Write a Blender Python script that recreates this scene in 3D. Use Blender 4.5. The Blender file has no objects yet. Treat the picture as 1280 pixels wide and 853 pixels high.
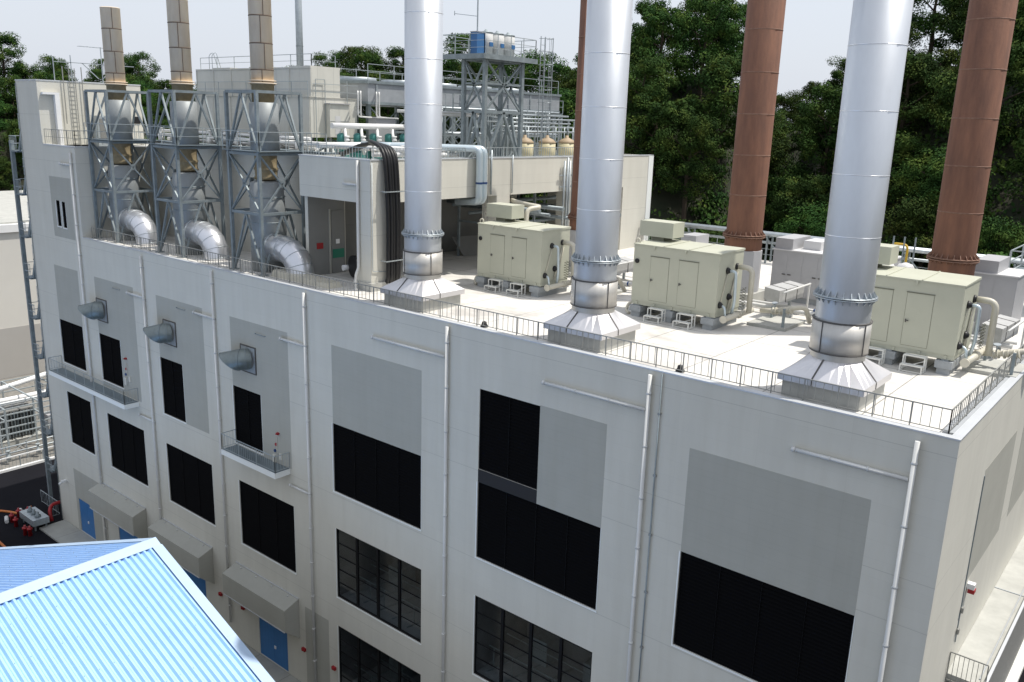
import bpy, math, random
from mathutils import Vector, Matrix
random.seed(7)
PI = math.pi
ZO = 23.7                      # height of the big roof above the ground; geometry below is written with the roof at z = 0
G = -23.7
sc = bpy.context.scene
col = sc.collection

# ------------------------------------------------------------------ materials
def mat(name, rgb, rough=0.6, metal=0.0, var=0.0, scale=1.5, bump=0.0, bscale=30.0, rgb2=None, spec=0.5, rust=None, streak=0.0):
    m = bpy.data.materials.new(name); m.use_nodes = True
    nt = m.node_tree; N = nt.nodes; L = nt.links
    b = N['Principled BSDF']
    b.inputs['Base Color'].default_value = (*rgb, 1); b.inputs['Roughness'].default_value = rough
    b.inputs['Metallic'].default_value = metal; b.inputs['Specular IOR Level'].default_value = spec
    tc = N.new('ShaderNodeNewGeometry')
    if var > 0 or rgb2:
        n = N.new('ShaderNodeTexNoise'); n.inputs['Scale'].default_value = scale; n.inputs['Detail'].default_value = 6
        n.inputs['Roughness'].default_value = 0.65
        if streak:
            mp = N.new('ShaderNodeMapping'); mp.inputs['Scale'].default_value = (1, 1, streak)
            L.new(tc.outputs['Position'], mp.inputs['Vector']); L.new(mp.outputs[0], n.inputs['Vector'])
        else:
            L.new(tc.outputs['Position'], n.inputs['Vector'])
        r = N.new('ShaderNodeValToRGB')
        r.color_ramp.elements[0].position = 0.3; r.color_ramp.elements[1].position = 0.72
        lo = rgb2 if rgb2 else tuple(c * (1 - var) for c in rgb)
        hi = rgb if rgb2 else tuple(min(1, c * (1 + var * 0.6)) for c in rgb)
        r.color_ramp.elements[0].color = (*lo, 1); r.color_ramp.elements[1].color = (*hi, 1)
        L.new(n.outputs['Fac'], r.inputs['Fac']); L.new(r.outputs['Color'], b.inputs['Base Color'])
        m['ramp'] = r.name
    if bump > 0:
        n2 = N.new('ShaderNodeTexNoise'); n2.inputs['Scale'].default_value = bscale; n2.inputs['Detail'].default_value = 4
        L.new(tc.outputs['Position'], n2.inputs['Vector'])
        bp = N.new('ShaderNodeBump'); bp.inputs['Strength'].default_value = bump; bp.inputs['Distance'].default_value = 0.02
        L.new(n2.outputs['Fac'], bp.inputs['Height']); L.new(bp.outputs[0], b.inputs['Normal'])
    return m

def joints(m, xs=None, zs=None, w=0.014, dark=0.62, ys=None, zlist=None, zbase=0.0):
    """thin panel joints at regular world spacing, multiplied on the base colour"""
    nt = m.node_tree; N = nt.nodes; L = nt.links; b = N['Principled BSDF']
    g = N.new('ShaderNodeNewGeometry'); s = N.new('ShaderNodeSeparateXYZ'); L.new(g.outputs['Position'], s.inputs[0])
    masks = []
    def reg(out, step, off):
        a = N.new('ShaderNodeMath'); a.operation = 'ADD'; a.inputs[1].default_value = 1000 * step - off; L.new(s.outputs[out], a.inputs[0])
        mo = N.new('ShaderNodeMath'); mo.operation = 'MODULO'; mo.inputs[1].default_value = step; L.new(a.outputs[0], mo.inputs[0])
        lt = N.new('ShaderNodeMath'); lt.operation = 'LESS_THAN'; lt.inputs[1].default_value = w; L.new(mo.outputs[0], lt.inputs[0])
        masks.append(lt)
    if xs: reg('X', *xs)
    if ys: reg('Y', *ys)
    if zs: reg('Z', *zs)
    for z in (zlist or []):
        c = N.new('ShaderNodeMath'); c.operation = 'COMPARE'; c.inputs[1].default_value = z + ZO; c.inputs[2].default_value = w * 0.7
        L.new(s.outputs['Z'], c.inputs[0]); masks.append(c)
    acc = masks[0]
    for k in masks[1:]:
        mx = N.new('ShaderNodeMath'); mx.operation = 'MAXIMUM'; L.new(acc.outputs[0], mx.inputs[0]); L.new(k.outputs[0], mx.inputs[1]); acc = mx
    mix = N.new('ShaderNodeMix'); mix.data_type = 'RGBA'; mix.blend_type = 'MULTIPLY'
    src = b.inputs['Base Color'].links[0].from_socket if b.inputs['Base Color'].links else None
    if src: L.new(src, mix.inputs[6])
    else: mix.inputs[6].default_value = b.inputs['Base Color'].default_value
    mix.inputs[7].default_value = (dark, dark, dark, 1)
    L.new(acc.outputs[0], mix.inputs[0]); L.new(mix.outputs[2], b.inputs['Base Color'])
    return m

def panelize(m, bw, rh, amt=.02):
    nt = m.node_tree; N = nt.nodes; L = nt.links; b = N['Principled BSDF']; src = b.inputs['Base Color'].links[0].from_socket
    g = N.new('ShaderNodeNewGeometry'); sp = N.new('ShaderNodeSeparateXYZ'); L.new(g.outputs['Position'], sp.inputs[0])
    ad = N.new('ShaderNodeMath'); ad.operation = 'ADD'; L.new(sp.outputs['X'], ad.inputs[0]); L.new(sp.outputs['Y'], ad.inputs[1])
    cb = N.new('ShaderNodeCombineXYZ'); L.new(ad.outputs[0], cb.inputs['X']); L.new(sp.outputs['Z'], cb.inputs['Y'])
    br = N.new('ShaderNodeTexBrick'); br.offset = 0; br.inputs['Scale'].default_value = 1; br.inputs['Brick Width'].default_value = bw; br.inputs['Row Height'].default_value = rh
    br.inputs['Mortar Size'].default_value = .006; br.inputs['Color1'].default_value = (1, 1, 1, 1); br.inputs['Color2'].default_value = (1 - amt, 1 - amt, 1 - amt, 1); br.inputs['Mortar'].default_value = (.93, .93, .93, 1)
    L.new(cb.outputs[0], br.inputs['Vector'])
    mp = N.new('ShaderNodeMapping'); mp.inputs['Scale'].default_value = (2.6, 2.6, .10); L.new(g.outputs['Position'], mp.inputs['Vector'])
    n = N.new('ShaderNodeTexNoise'); n.inputs['Scale'].default_value = 1; n.inputs['Detail'].default_value = 5; L.new(mp.outputs[0], n.inputs['Vector'])
    r = N.new('ShaderNodeValToRGB'); r.color_ramp.elements[0].position = .30; r.color_ramp.elements[0].color = (.972, .968, .96, 1); r.color_ramp.elements[1].position = .55; r.color_ramp.elements[1].color = (1, 1, 1, 1); L.new(n.outputs['Fac'], r.inputs[0])
    for s_ in (br.outputs['Color'], r.outputs[0]):
        mx = N.new('ShaderNodeMix'); mx.data_type = 'RGBA'; mx.blend_type = 'MULTIPLY'; mx.inputs[0].default_value = 1; L.new(src, mx.inputs[6]); L.new(s_, mx.inputs[7]); src = mx.outputs[2]
    L.new(src, b.inputs['Base Color']); return m

M = {}
M['wall'] = joints(mat('pale_wall', (.61, .595, .53), .8, var=.06, scale=.7, bump=.12, bscale=60, streak=.25, spec=.2), zlist=[-.58, -4.8, -6.38, -10.66, -14.6, -17.3, -20.0, 4.9, 2.7, 8.0], w=.017, dark=.80)
M['panel'] = joints(mat('grey_wall_paint', (.41, .405, .36), .8, spec=.2, var=.05, scale=.6, bump=.15, bscale=60), zs=(.61, .1), w=.012, dark=.92)
M['strip_dark'] = mat('near_black_strip', (.035, .035, .037), .7, spec=.1)
M['jacket'] = mat('dull_white_jacket', (.46, .46, .45), .5, .2, var=.15, scale=3)
panelize(M['wall'], 3.0, .62); panelize(M['panel'], 3.0, .62, .015)
M['panel_dark'] = mat('dark_grey_paint', (.20, .20, .19), .8, var=.06, bump=.2)
M['cap'] = mat('parapet_metal', (.62, .64, .66), .42, .35, var=.06, scale=.8)
M['roofing'] = joints(mat('roof_screed', (.61, .59, .55), .85, rgb2=(.44, .42, .39), scale=.28, bump=.25, bscale=12), xs=(3.3, .3), ys=(3.4, .25), w=.045, dark=.45)
_r = M['roofing'].node_tree.nodes[M['roofing']['ramp']].color_ramp; _r.elements[0].position = .34; _r.elements[1].position = .46
M['gutter'] = mat('roof_edge_coating', (.36, .38, .40), .7, var=.1)
M['slat'] = mat('black_louvre', (.0035, .0035, .004), .8, spec=.05)
M['frame_black'] = mat('black_window_frame', (.006, .006, .007), .6, spec=.2)
M['trim'] = mat('pale_reveal', (.80, .82, .80), .5)
M['pipe_white'] = mat('white_downpipe', (.62, .62, .60), .5, var=.07)
M['galv'] = mat('galvanised_steel', (.42, .46, .48), .45, .55, var=.18, scale=3)
M['galv_dull'] = mat('weathered_galvanised_steel', (.25, .29, .305), .55, .35, var=.25, scale=2.5)
M['cowl'] = mat('weathered_cowl_sheet', (.20, .23, .225), .42, .5, var=.2, scale=2.2)
M['rail'] = mat('bronze_grey_railing', (.30, .30, .28), .5, .4)
M['rail_pale'] = mat('pale_grey_railing', (.38, .42, .43), .5, .3)
M['hood_metal'] = mat('bright_sheet_metal', (.66, .65, .66), .42, .7, var=.08, scale=1.2, bump=.1, bscale=3)
M['stack'] = mat('aluminium_cladding', (.60, .625, .655), .43, .68, var=.09, scale=.9, bump=.12, bscale=1.3, streak=.3)
M['brushed'] = mat('brushed_steel', (.58, .56, .52), .52, .65, var=.13, scale=2.2, streak=.1)
M['weld'] = mat('bright_joint_band', (.86, .87, .88), .35, .6)
M['seam_dark'] = mat('dark_seam', (.10, .095, .09), .6, .3)
M['rust'] = mat('rusty_brown_steel', (.235, .108, .064), .8, .0, rgb2=(.125, .060, .040), scale=2.6, bump=.35, bscale=9, streak=.18)
M['rust_edge'] = mat('pale_worn_rust', (.28, .17, .12), .8, rgb2=(.16, .08, .055), scale=6)
M['tan'] = mat('tan_painted_steel', (.82, .69, .52), .6, .0, rgb2=(.64, .52, .39), scale=1.4, streak=.3, bump=.1)
M['tan_dark'] = mat('yellowed_bellows_cloth', (.30, .24, .14), .8, rgb2=(.20, .155, .085), scale=4, bump=.4)
M['tan_seam'] = mat('brown_stain_seam', (.12, .085, .06), .8)
M['silver'] = mat('silver_duct_jacket', (.29, .31, .315), .55, .3, var=.1, scale=1.4, bump=.12, bscale=3)
M['elbow'] = mat('shiny_elbow_jacket', (.66, .67, .70), .30, .75, var=.06, scale=2)
M['beige'] = mat('pale_sage_enclosure', (.45, .455, .37), .6, spec=.3, var=.05, scale=.9, bump=.05, bscale=4)
M['beige_pipe'] = mat('cream_pipe', (.55, .52, .43), .45, var=.05)
M['beige_line'] = mat('shadow_gap', (.16, .16, .12), .7)
M['white_step'] = mat('white_painted_step', (.70, .70, .66), .5)
M['block'] = mat('concrete_block', (.34, .36, .37), .85, var=.15, scale=4, bump=.3)
M['conc'] = mat('pale_concrete', (.42, .42, .39), .85, var=.16, scale=1.2, bump=.3)
M['grey_enc'] = mat('grey_enclosure', (.40, .40, .41), .5, var=.06)
M['grey_enc_top'] = mat('grey_enclosure_lid', (.60, .60, .60), .5, var=.05)
M['black'] = mat('black_rubber', (.012, .012, .013), .45, spec=.4)
M['ltblue'] = mat('pale_blue_jacket', (.52, .60, .64), .35, .4, var=.05)
M['blue_band'] = mat('blue_band', (.015, .05, .16), .5)
M['blue_door'] = joints(mat('blue_door_paint', (.035, .165, .41), .45, var=.08), xs=(.3, 0), w=.015, dark=.7)
M['blue_tank'] = mat('blue_tank_paint', (.045, .15, .34), .45)
M['red'] = mat('red_paint', (.33, .012, .016), .45, var=.2, scale=5)
M['orange'] = mat('orange_hose', (.55, .17, .035), .6, var=.2, scale=5)
M['green'] = mat('teal_green_paint', (.015, .16, .10), .5)
M['teal'] = mat('teal_pump_paint', (.05, .22, .20), .5)
M['yellow'] = mat('yellow_paint', (.55, .36, .03), .5)
M['cream'] = mat('cream_tank', (.62, .56, .36), .5, var=.08)
M['cream_top'] = mat('tan_tank_lid', (.36, .27, .17), .6)
M['white_cas'] = joints(mat('off_white_casing', (.60, .59, .53), .6, var=.10, scale=1.2, streak=.4), ys=(1.2, .3), xs=(2.35, .2), w=.02, dark=.72)
M['white'] = mat('white_paint', (.76, .76, .75), .5, var=.04)
M['steel_roof'] = mat('grey_deck_edge', (.34, .36, .38), .6, .2, var=.15)
M['grating'] = mat('steel_grating', (.20, .24, .26), .5, .5, var=.1, scale=8)
M['asphalt'] = mat('dark_asphalt', (.013, .013, .016), .95, spec=.08, rgb2=(.010, .010, .013), scale=.35, bump=.4, bscale=40)
M['pave'] = joints(mat('concrete_paving', (.36, .36, .33), .85, var=.12, scale=1), xs=(3.0, .1), w=.04, dark=.6)
M['bay_shade'] = mat('bay_shade_tone', (.21, .21, .20), .8, var=.06)  # darker than the wall: shade of the covered bay put into the colour
M['yard_bright'] = mat('gravel_yard', (.21, .20, .18), .9, var=.3, scale=2.5, bump=.5, bscale=8)
M['bg_wall'] = mat('far_pale_wall', (.62, .60, .55), .8, var=.05, scale=.15)
M['bg_band'] = mat('far_grey_band', (.40, .385, .36), .8, var=.05, scale=.2)
M['room'] = mat('dim_room_paint', (.17, .17, .175), .9, var=.3, scale=.8)
M['room_floor'] = mat('room_floor', (.30, .31, .32), .7, var=.2, scale=.8)
M['soil'] = mat('hillside_soil', (.012, .022, .007), .95, rgb2=(.028, .026, .014), scale=.5, bump=.6, bscale=2)
M['bark'] = mat('bark', (.07, .05, .035), .9, var=.3, scale=6)
# pale blue corrugated sheet
M['sheet'] = mat('pale_blue_roof_sheet', (.27, .49, .84), .5, .0, var=.10, scale=1.1, bump=.03, bscale=3, spec=1.0)
for k_, v_ in (('Coat Weight', 1.0), ('Coat Roughness', .42)): M['sheet'].node_tree.nodes['Principled BSDF'].inputs[k_].default_value = v_
M['sheet_trim'] = mat('pale_blue_trim', (.38, .50, .66), .5, .0, var=.05, scale=2, spec=.6)
# glass
g = bpy.data.materials.new('window_glass'); g.use_nodes = True; nt = g.node_tree; nt.nodes.clear()
o = nt.nodes.new('ShaderNodeOutputMaterial'); t = nt.nodes.new('ShaderNodeBsdfTransparent'); gl = nt.nodes.new('ShaderNodeBsdfGlossy')
t.inputs[0].default_value = (.80, .82, .82, 1); gl.inputs['Roughness'].default_value = .03; gl.inputs[0].default_value = (.8, .8, .8, 1)
lw = nt.nodes.new('ShaderNodeLayerWeight'); lw.inputs[0].default_value = .5; pw = nt.nodes.new('ShaderNodeMath'); pw.operation = 'POWER'; pw.inputs[1].default_value = 4; nt.links.new(lw.outputs['Facing'], pw.inputs[0])
fr = nt.nodes.new('ShaderNodeMath'); fr.operation = 'MULTIPLY_ADD'; fr.inputs[1].default_value = .6; fr.inputs[2].default_value = .035; nt.links.new(pw.outputs[0], fr.inputs[0]); mx = nt.nodes.new('ShaderNodeMixShader')
nt.links.new(fr.outputs[0], mx.inputs[0]); nt.links.new(t.outputs[0], mx.inputs[1]); nt.links.new(gl.outputs[0], mx.inputs[2]); nt.links.new(mx.outputs[0], o.inputs[0])
M['glass'] = g
# leaves
def leaf_mat(name, a, b_, c):
    m = bpy.data.materials.new(name); m.use_nodes = True; nt = m.node_tree; N = nt.nodes; L = nt.links; b = N['Principled BSDF']
    ge = N.new('ShaderNodeNewGeometry'); n = N.new('ShaderNodeTexNoise'); n.inputs['Scale'].default_value = .55; n.inputs['Detail'].default_value = 3
    L.new(ge.outputs['Position'], n.inputs['Vector'])
    r = N.new('ShaderNodeValToRGB'); r.color_ramp.elements[0].position = .33; r.color_ramp.elements[1].position = .72
    r.color_ramp.elements[0].color = (*a, 1); r.color_ramp.elements[1].color = (*c, 1); e = r.color_ramp.elements.new(.52); e.color = (*b_, 1)
    L.new(n.outputs['Fac'], r.inputs[0])
    oi = N.new('ShaderNodeObjectInfo'); hs = N.new('ShaderNodeHueSaturation')
    mr = N.new('ShaderNodeMapRange'); mr.inputs['To Min'].default_value = .65; mr.inputs['To Max'].default_value = 1.45
    L.new(oi.outputs['Random'], mr.inputs['Value']); L.new(mr.outputs[0], hs.inputs['Value']); L.new(r.outputs[0], hs.inputs['Color'])
    mr2 = N.new('ShaderNodeMapRange'); mr2.inputs['To Min'].default_value = .475; mr2.inputs['To Max'].default_value = .515
    L.new(oi.outputs['Random'], mr2.inputs['Value']); L.new(mr2.outputs[0], hs.inputs['Hue'])
    L.new(hs.outputs[0], b.inputs['Base Color']); b.inputs['Roughness'].default_value = .85; b.inputs['Specular IOR Level'].default_value = .08
    return m
M['leaf'] = leaf_mat('foliage', (.014, .036, .010), (.034, .070, .015), (.085, .115, .022))

# ------------------------------------------------------------------ mesh builder
CAMX, CAMY = 4.69, -26.27
EACH = {'post': 'post', 'balusters': 'baluster', 'rail': 'rail', 'ring_beam': 'ring_beam', 'brace': 'brace', 'clamp': 'clamp', 'clip': 'clip', 'pipes': 'pipe', 'support_block': 'support_block', 'joint_band': 'joint_band',
        'cable_gland': 'cable_gland', 'casing_rib': 'casing_rib', 'panel_rib': 'panel_rib', 'leg': 'leg', 'lid_seam': 'lid_seam', 'strap': 'strap', 'tie_rod': 'tie_rod', 'small_pipes': 'small_pipe', 'small_pipe': 'small_pipe',
        'valve_body': 'valve', 'red_valve': 'red_valve', 'trestle': 'trestle_bar', 'pickets': 'picket', 'fins': 'fin', 'insulator': 'insulator', 'screws': 'screw', 'fixing_screws': 'fixing_screw', 'pump_box': 'pump_box',
        'collar_seam': 'collar_seam', 'hood_seam': 'hood_seam', 'paint_or_shade_panel': 'paint_or_shade_panel', 'conduit': 'conduit', 'coping': 'coping', 'fascia': 'fascia', 'rear_wall': 'rear_wall', 'wall_lamp': 'wall_lamp', 'switch_box': 'switch_box',
        'door_gap': 'door_gap', 'supports': 'support', 'duct_band': 'duct_band', 'support_post': 'support_post', 'deck_slab': 'deck_slab', 'roof_edge': 'roof_edge', 'steel_door': 'steel_door', 'red_notice': 'red_notice', 'downpipe': 'downpipe',
        'elbow_seam': 'elbow_seam', 'stain_seam': 'stain_seam', 'side_rail': 'side_rail', 'red_hydrant': 'red_hydrant', 'wall': 'wall', 'vent_pipe': 'vent_pipe', 'vent_cowl': 'vent_cowl', 'gusset': 'gusset', 'band': 'band', 'joint_collar': 'joint_collar', 'loop_pipe': 'loop_pipe',
        'handrail': 'handrail', 'drain_line': 'drain_line', 'blue_ring': 'blue_ring', 'header_pipe': 'header_pipe', 'pane': 'pane', 'landing': 'landing', 'valve': 'valve', 'bracket': 'bracket', 'deck_edge': 'deck_edge', 'room_wall_': 'x', 'platform_': 'x'}
class MB:
    def __init__(s): s.v = []; s.f = []; s.sm = []
    def face(s, pts, smooth=False):
        i = len(s.v); s.v += [tuple(p) for p in pts]; s.f.append(tuple(range(i, i + len(pts)))); s.sm.append(smooth); return s
    def box(s, x0, x1, y0, y1, z0, z1):
        if x0 > x1: x0, x1 = x1, x0
        if y0 > y1: y0, y1 = y1, y0
        if z0 > z1: z0, z1 = z1, z0
        return s.hexa([(x0, y0, z0), (x1, y0, z0), (x1, y1, z0), (x0, y1, z0)], [(x0, y0, z1), (x1, y0, z1), (x1, y1, z1), (x0, y1, z1)])
    def hexa(s, a, b):
        i = len(s.v); s.v += [tuple(p) for p in a] + [tuple(p) for p in b]; n = len(a)
        s.f.append(tuple(i + k for k in reversed(range(n)))); s.f.append(tuple(i + n + k for k in range(n)))
        for k in range(n):
            k2 = (k + 1) % n; s.f.append((i + k, i + k2, i + n + k2, i + n + k))
        s.sm += [False] * (n + 2); return s
    def frame(s, p, d):
        d = Vector(d).normalized(); a = Vector((0, 0, 1)) if abs(d.z) < .9 else Vector((1, 0, 0))
        u = d.cross(a).normalized(); w = u.cross(d).normalized(); return u, w
    def lathe(s, p0, axis, prof, n=24, cap=True, smooth=True):
        """prof: list of (t along axis, radius)"""
        p0 = Vector(p0); d = Vector(axis).normalized(); u, w = s.frame(p0, d); i = len(s.v)
        for t, r in prof:
            for k in range(n):
                a = 2 * PI * k / n; s.v.append(tuple(p0 + d * t + (u * math.cos(a) + w * math.sin(a)) * r))
        m = len(prof)
        for j in range(m - 1):
            for k in range(n):
                k2 = (k + 1) % n; s.f.append((i + j * n + k2, i + j * n + k, i + (j + 1) * n + k, i + (j + 1) * n + k2)); s.sm.append(smooth)
        if cap:
            s.f.append(tuple(i + k for k in range(n))); s.f.append(tuple(i + (m - 1) * n + k for k in reversed(range(n)))); s.sm += [False, False]
        return s
    def cyl(s, p0, p1, r, n=12, r2=None, cap=True):
        p0 = Vector(p0); p1 = Vector(p1); return s.lathe(p0, p1 - p0, [(0, r), ((p1 - p0).length, r if r2 is None else r2)], n, cap)
    def bar(s, p0, p1, w, h=None):
        """rectangular bar"""
        h = h or w; p0 = Vector(p0); p1 = Vector(p1); d = p1 - p0; u, v = s.frame(p0, d); u *= w / 2; v *= h / 2
        return s.hexa([p0 - u - v, p0 - u + v, p0 + u + v, p0 + u - v], [p1 - u - v, p1 - u + v, p1 + u + v, p1 + u - v])
    def tube(s, pts, r, n=8, bend=0.0, seg=4):
        P = [Vector(p) for p in pts]
        if bend > 0 and len(P) > 2:
            Q = [P[0]]
            for a, b, c in zip(P, P[1:], P[2:]):
                d1 = (a - b); d2 = (c - b); k = min(bend, d1.length * .5, d2.length * .5); s0 = b + d1.normalized() * k; s1 = b + d2.normalized() * k
                for j in range(seg + 1):
                    t = j / seg; Q.append(s0 * (1 - t) ** 2 + b * 2 * t * (1 - t) + s1 * t * t)
            Q.append(P[-1]); P = Q
        i = len(s.v); u = None
        for j, p in enumerate(P):
            d = (P[min(j + 1, len(P) - 1)] - P[max(j - 1, 0)]).normalized()
            if u is None: u, w = s.frame(p, d)
            else:
                u = (u - d * u.dot(d)).normalized(); w = u.cross(d).normalized()
            for k in range(n):
                a = 2 * PI * k / n; s.v.append(tuple(p + (u * math.cos(a) + w * math.sin(a)) * r))
        for j in range(len(P) - 1):
            for k in range(n):
                k2 = (k + 1) % n; s.f.append((i + j * n + k2, i + j * n + k, i + (j + 1) * n + k, i + (j + 1) * n + k2)); s.sm.append(True)
        m = len(P) - 1
        s.f.append(tuple(i + k for k in range(n))); s.f.append(tuple(i + m * n + k for k in reversed(range(n)))); s.sm += [False, False]
        return s
    def pieces(s):
        par = list(range(len(s.v)))
        def find(a):
            while par[a] != a: par[a] = par[par[a]]; a = par[a]
            return a
        for f in s.f:
            r0 = find(f[0])
            for k in f[1:]: par[find(k)] = r0
        out = {}
        for i, f in enumerate(s.f): out.setdefault(find(f[0]), []).append(i)
        res = []
        for fl in out.values():
            m_ = MB(); mp = {}
            for i in fl:
                for k in s.f[i]:
                    if k not in mp: mp[k] = len(m_.v); m_.v.append(s.v[k])
                m_.f.append(tuple(mp[k] for k in s.f[i])); m_.sm.append(s.sm[i])
            res.append(m_)
        return res
    def build(s, name, m, root=None, parent=None, loc=None):
        """root: the top-level object whose origin the vertices are measured from"""
        if root is not None and name in EACH:
            ps = s.pieces()
            if len(ps) > 1:
                cp = Vector((CAMX, CAMY, 8.5)); ps.sort(key=lambda q: (Vector(q.v[0]) - cp).length)
                first = None
                for q in ps[:100]:
                    o_ = q.build1(EACH[name], m, root, parent); first = first or o_
                if len(ps) > 100:
                    rest = MB()
                    for q in ps[100:]:
                        k0 = len(rest.v); rest.v += q.v; rest.f += [tuple(k0 + j for j in f) for f in q.f]; rest.sm += q.sm
                    rest.build1(EACH[name], m, root, parent)['kind'] = 'stuff'
                return first
            name = EACH[name]
        return s.build1(name, m, root, parent, loc)
    def build1(s, name, m, root=None, parent=None, loc=None):
        o = Vector(root['o']) if root is not None else Vector(loc if loc is not None else (0, 0, 0))
        me = bpy.data.meshes.new(name); me.from_pydata([tuple(Vector(v) - o) for v in s.v], [], s.f)
        me.polygons.foreach_set('use_smooth', s.sm)
        import bmesh
        bm = bmesh.new(); bm.from_mesh(me); bmesh.ops.recalc_face_normals(bm, faces=bm.faces); bm.to_mesh(me); bm.free()
        me.materials.append(m if not isinstance(m, str) else M[m]); me.update()
        ob = bpy.data.objects.new(name, me); col.objects.link(ob)
        if root is not None: ob.parent = parent or root
        else: ob.location = (o.x, o.y, o.z + ZO)
        return ob

def thing(name, label, cat, loc, group=None):
    o = bpy.data.objects.new(name, None); col.objects.link(o); o.empty_display_size = .3
    o.location = (loc[0], loc[1], loc[2] + ZO); o['o'] = list(loc); o['label'] = label; o['category'] = cat
    if group: o['group'] = group
    return o
def tag(o, label, cat, group=None):
    o['label'] = label; o['category'] = cat
    if group: o['group'] = group
    return o
def struct(o, kind='structure'): o['kind'] = kind; return o
def copy_thing(src, dloc, label=None, parent=None):
    c = src.copy(); col.objects.link(c)
    if parent is None:
        c.location = (src.location[0] + dloc[0], src.location[1] + dloc[1], src.location[2] + dloc[2])
        c['o'] = [src['o'][k] + dloc[k] for k in range(3)] if 'o' in src else [0, 0, 0]
        if label: c['label'] = label
    else: c.parent = parent
    for ch in list(src.children): copy_thing(ch, None, None, c)
    return c

def wall_holes(mb, x0, x1, z0, z1, holes, y=0.0, depth=.14):
    """wall skin in the plane y with rectangular openings and their reveals"""
    xs = sorted(set([x0, x1] + [h[0] for h in holes] + [h[1] for h in holes])); zs = sorted(set([z0, z1] + [h[2] for h in holes] + [h[3] for h in holes]))
    for a, b in zip(xs, xs[1:]):
        for c, d in zip(zs, zs[1:]):
            mx_, mz = (a + b) / 2, (c + d) / 2
            if any(h[0] < mx_ < h[1] and h[2] < mz < h[3] for h in holes): continue
            mb.face([(a, y, c), (b, y, c), (b, y, d), (a, y, d)])
    for a, b, c, d in holes:
        e = y + depth
        mb.face([(a, y, c), (a, e, c), (a, e, d), (a, y, d)]); mb.face([(b, y, c), (b, y, d), (b, e, d), (b, e, c)])
        mb.face([(a, y, c), (b, y, c), (b, e, c), (a, e, c)]); mb.face([(a, y, d), (a, e, d), (b, e, d), (b, y, d)])

def railing(root, path, h=.95, post=1.6, bal=.4, m='rail', pr=.022, br=.009, toe=.1, rails=None, parent=None):
    """posts, rails and balusters along a polyline: parts of root"""
    posts = MB(); bals = MB(); rl = MB()
    for a, b in zip(path, path[1:]):
        a = Vector(a); b = Vector(b); Ln = (b - a).length; d = (b - a) / Ln; up = Vector((0, 0, 1))
        rl.bar(a + up * h, b + up * h, .04, .035)
        if rails:
            for r_ in rails: rl.bar(a + up * r_, b + up * r_, .025, .025)
        else: rl.bar(a + up * toe, b + up * toe, .025, .025)
        n = max(1, round(Ln / post))
        for k in range(n + 1): p = a + d * Ln * k / n; posts.bar(p, p + up * (h - .018), pr * 1.6, pr * 1.6)
        if bal:
            n2 = max(1, round(Ln / bal))
            for k in range(1, n2):
                p = a + d * Ln * k / n2; bals.bar(p + up * toe, p + up * (h - .018), br * 2, br * 2)
    rl.build('rail', m, root, parent); posts.build('post', m, root, parent)
    if bal: bals.build('balusters', m, root, parent)

# ================================================================== SETTING
mb = MB(); mb.face([(-600, -400, G), (500, -400, G), (500, 600, G), (-600, 600, G)])
struct(mb.build('ground', 'asphalt'))
mb = MB(); mb.box(-62.6, -28, -2.0, -.02, G + .004, G + .13); struct(mb.build('pavement', 'pave'))
mb = MB(); mb.face([(-105.9, -30, G + .02), (-76.4, -30, G + .02), (-76.4, 60, G + .02), (-105.9, 60, G + .02)]); struct(mb.build('yard_gravel', 'yard_bright'))

# hill: a terrain sheet defined round the plant (azimuth from +y, towards -x)
CX, CY = 4.69, -26.27
def lerp(tab, x):
    if x <= tab[0][0]: return tab[0][1]
    for (a, fa), (b, fb) in zip(tab, tab[1:]):
        if x <= b: t = (x - a) / (b - a); t = t * t * (3 - 2 * t); return fa + (fb - fa) * t
    return tab[-1][1]
R0 = [(-70, 75), (-10, 68), (10, 64), (30, 72), (42, 88), (50, 108), (60, 140), (72, 165), (100, 190)]
R1 = [(-70, 125), (-10, 118), (10, 106), (19, 118), (23, 150), (26, 116), (32, 110), (38, 118), (44, 150), (50, 168), (60, 190), (72, 215), (100, 240)]
HC = [(-70, 22), (-10, 19), (8, 18.5), (15, 16.5), (18, 13.0), (21, 8.0), (24, 9.5), (26.5, 15.0), (32, 14.8), (35, 9.0), (38, 8.5), (44, 11.5), (50, 9.0), (60, 6.8), (64, 8.2), (67, 8.6), (72, 13), (100, 13)]
def hill_z(th, r):
    r0, r1, hc = lerp(R0, th), lerp(R1, th), lerp(HC, th)
    t = (r - r0) / (r1 - r0)
    if t <= 0: return G - .3
    if t >= 1: return hc - (t - 1) * 3
    return G + (hc - G) * (t ** .75)
mb = MB(); NT, NR = 90, 34
grid = []
for i in range(NT + 1):
    th = -70 + 170 * i / NT; row = []
    r0, r1 = lerp(R0, th) - 4, lerp(R1, th) + 60
    for j in range(NR + 1):
        r = r0 + (r1 - r0) * j / NR; x = CX - math.sin(math.radians(th)) * r; y = CY + math.cos(math.radians(th)) * r
        z = hill_z(th, r)
        if z > G: z += 1.2 * math.sin(x * .31 + 1) * math.cos(y * .27) * min(1, (z - G) / 6)
        row.append((x, y, z))
    grid.append(row)
mb.v = [p for row in grid for p in row]
for i in range(NT):
    for j in range(NR):
        a = i * (NR + 1) + j; mb.f.append((a, a + 1, a + NR + 2, a + NR + 1)); mb.sm.append(True)
hill = struct(mb.build('hillside', 'soil'))

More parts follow.
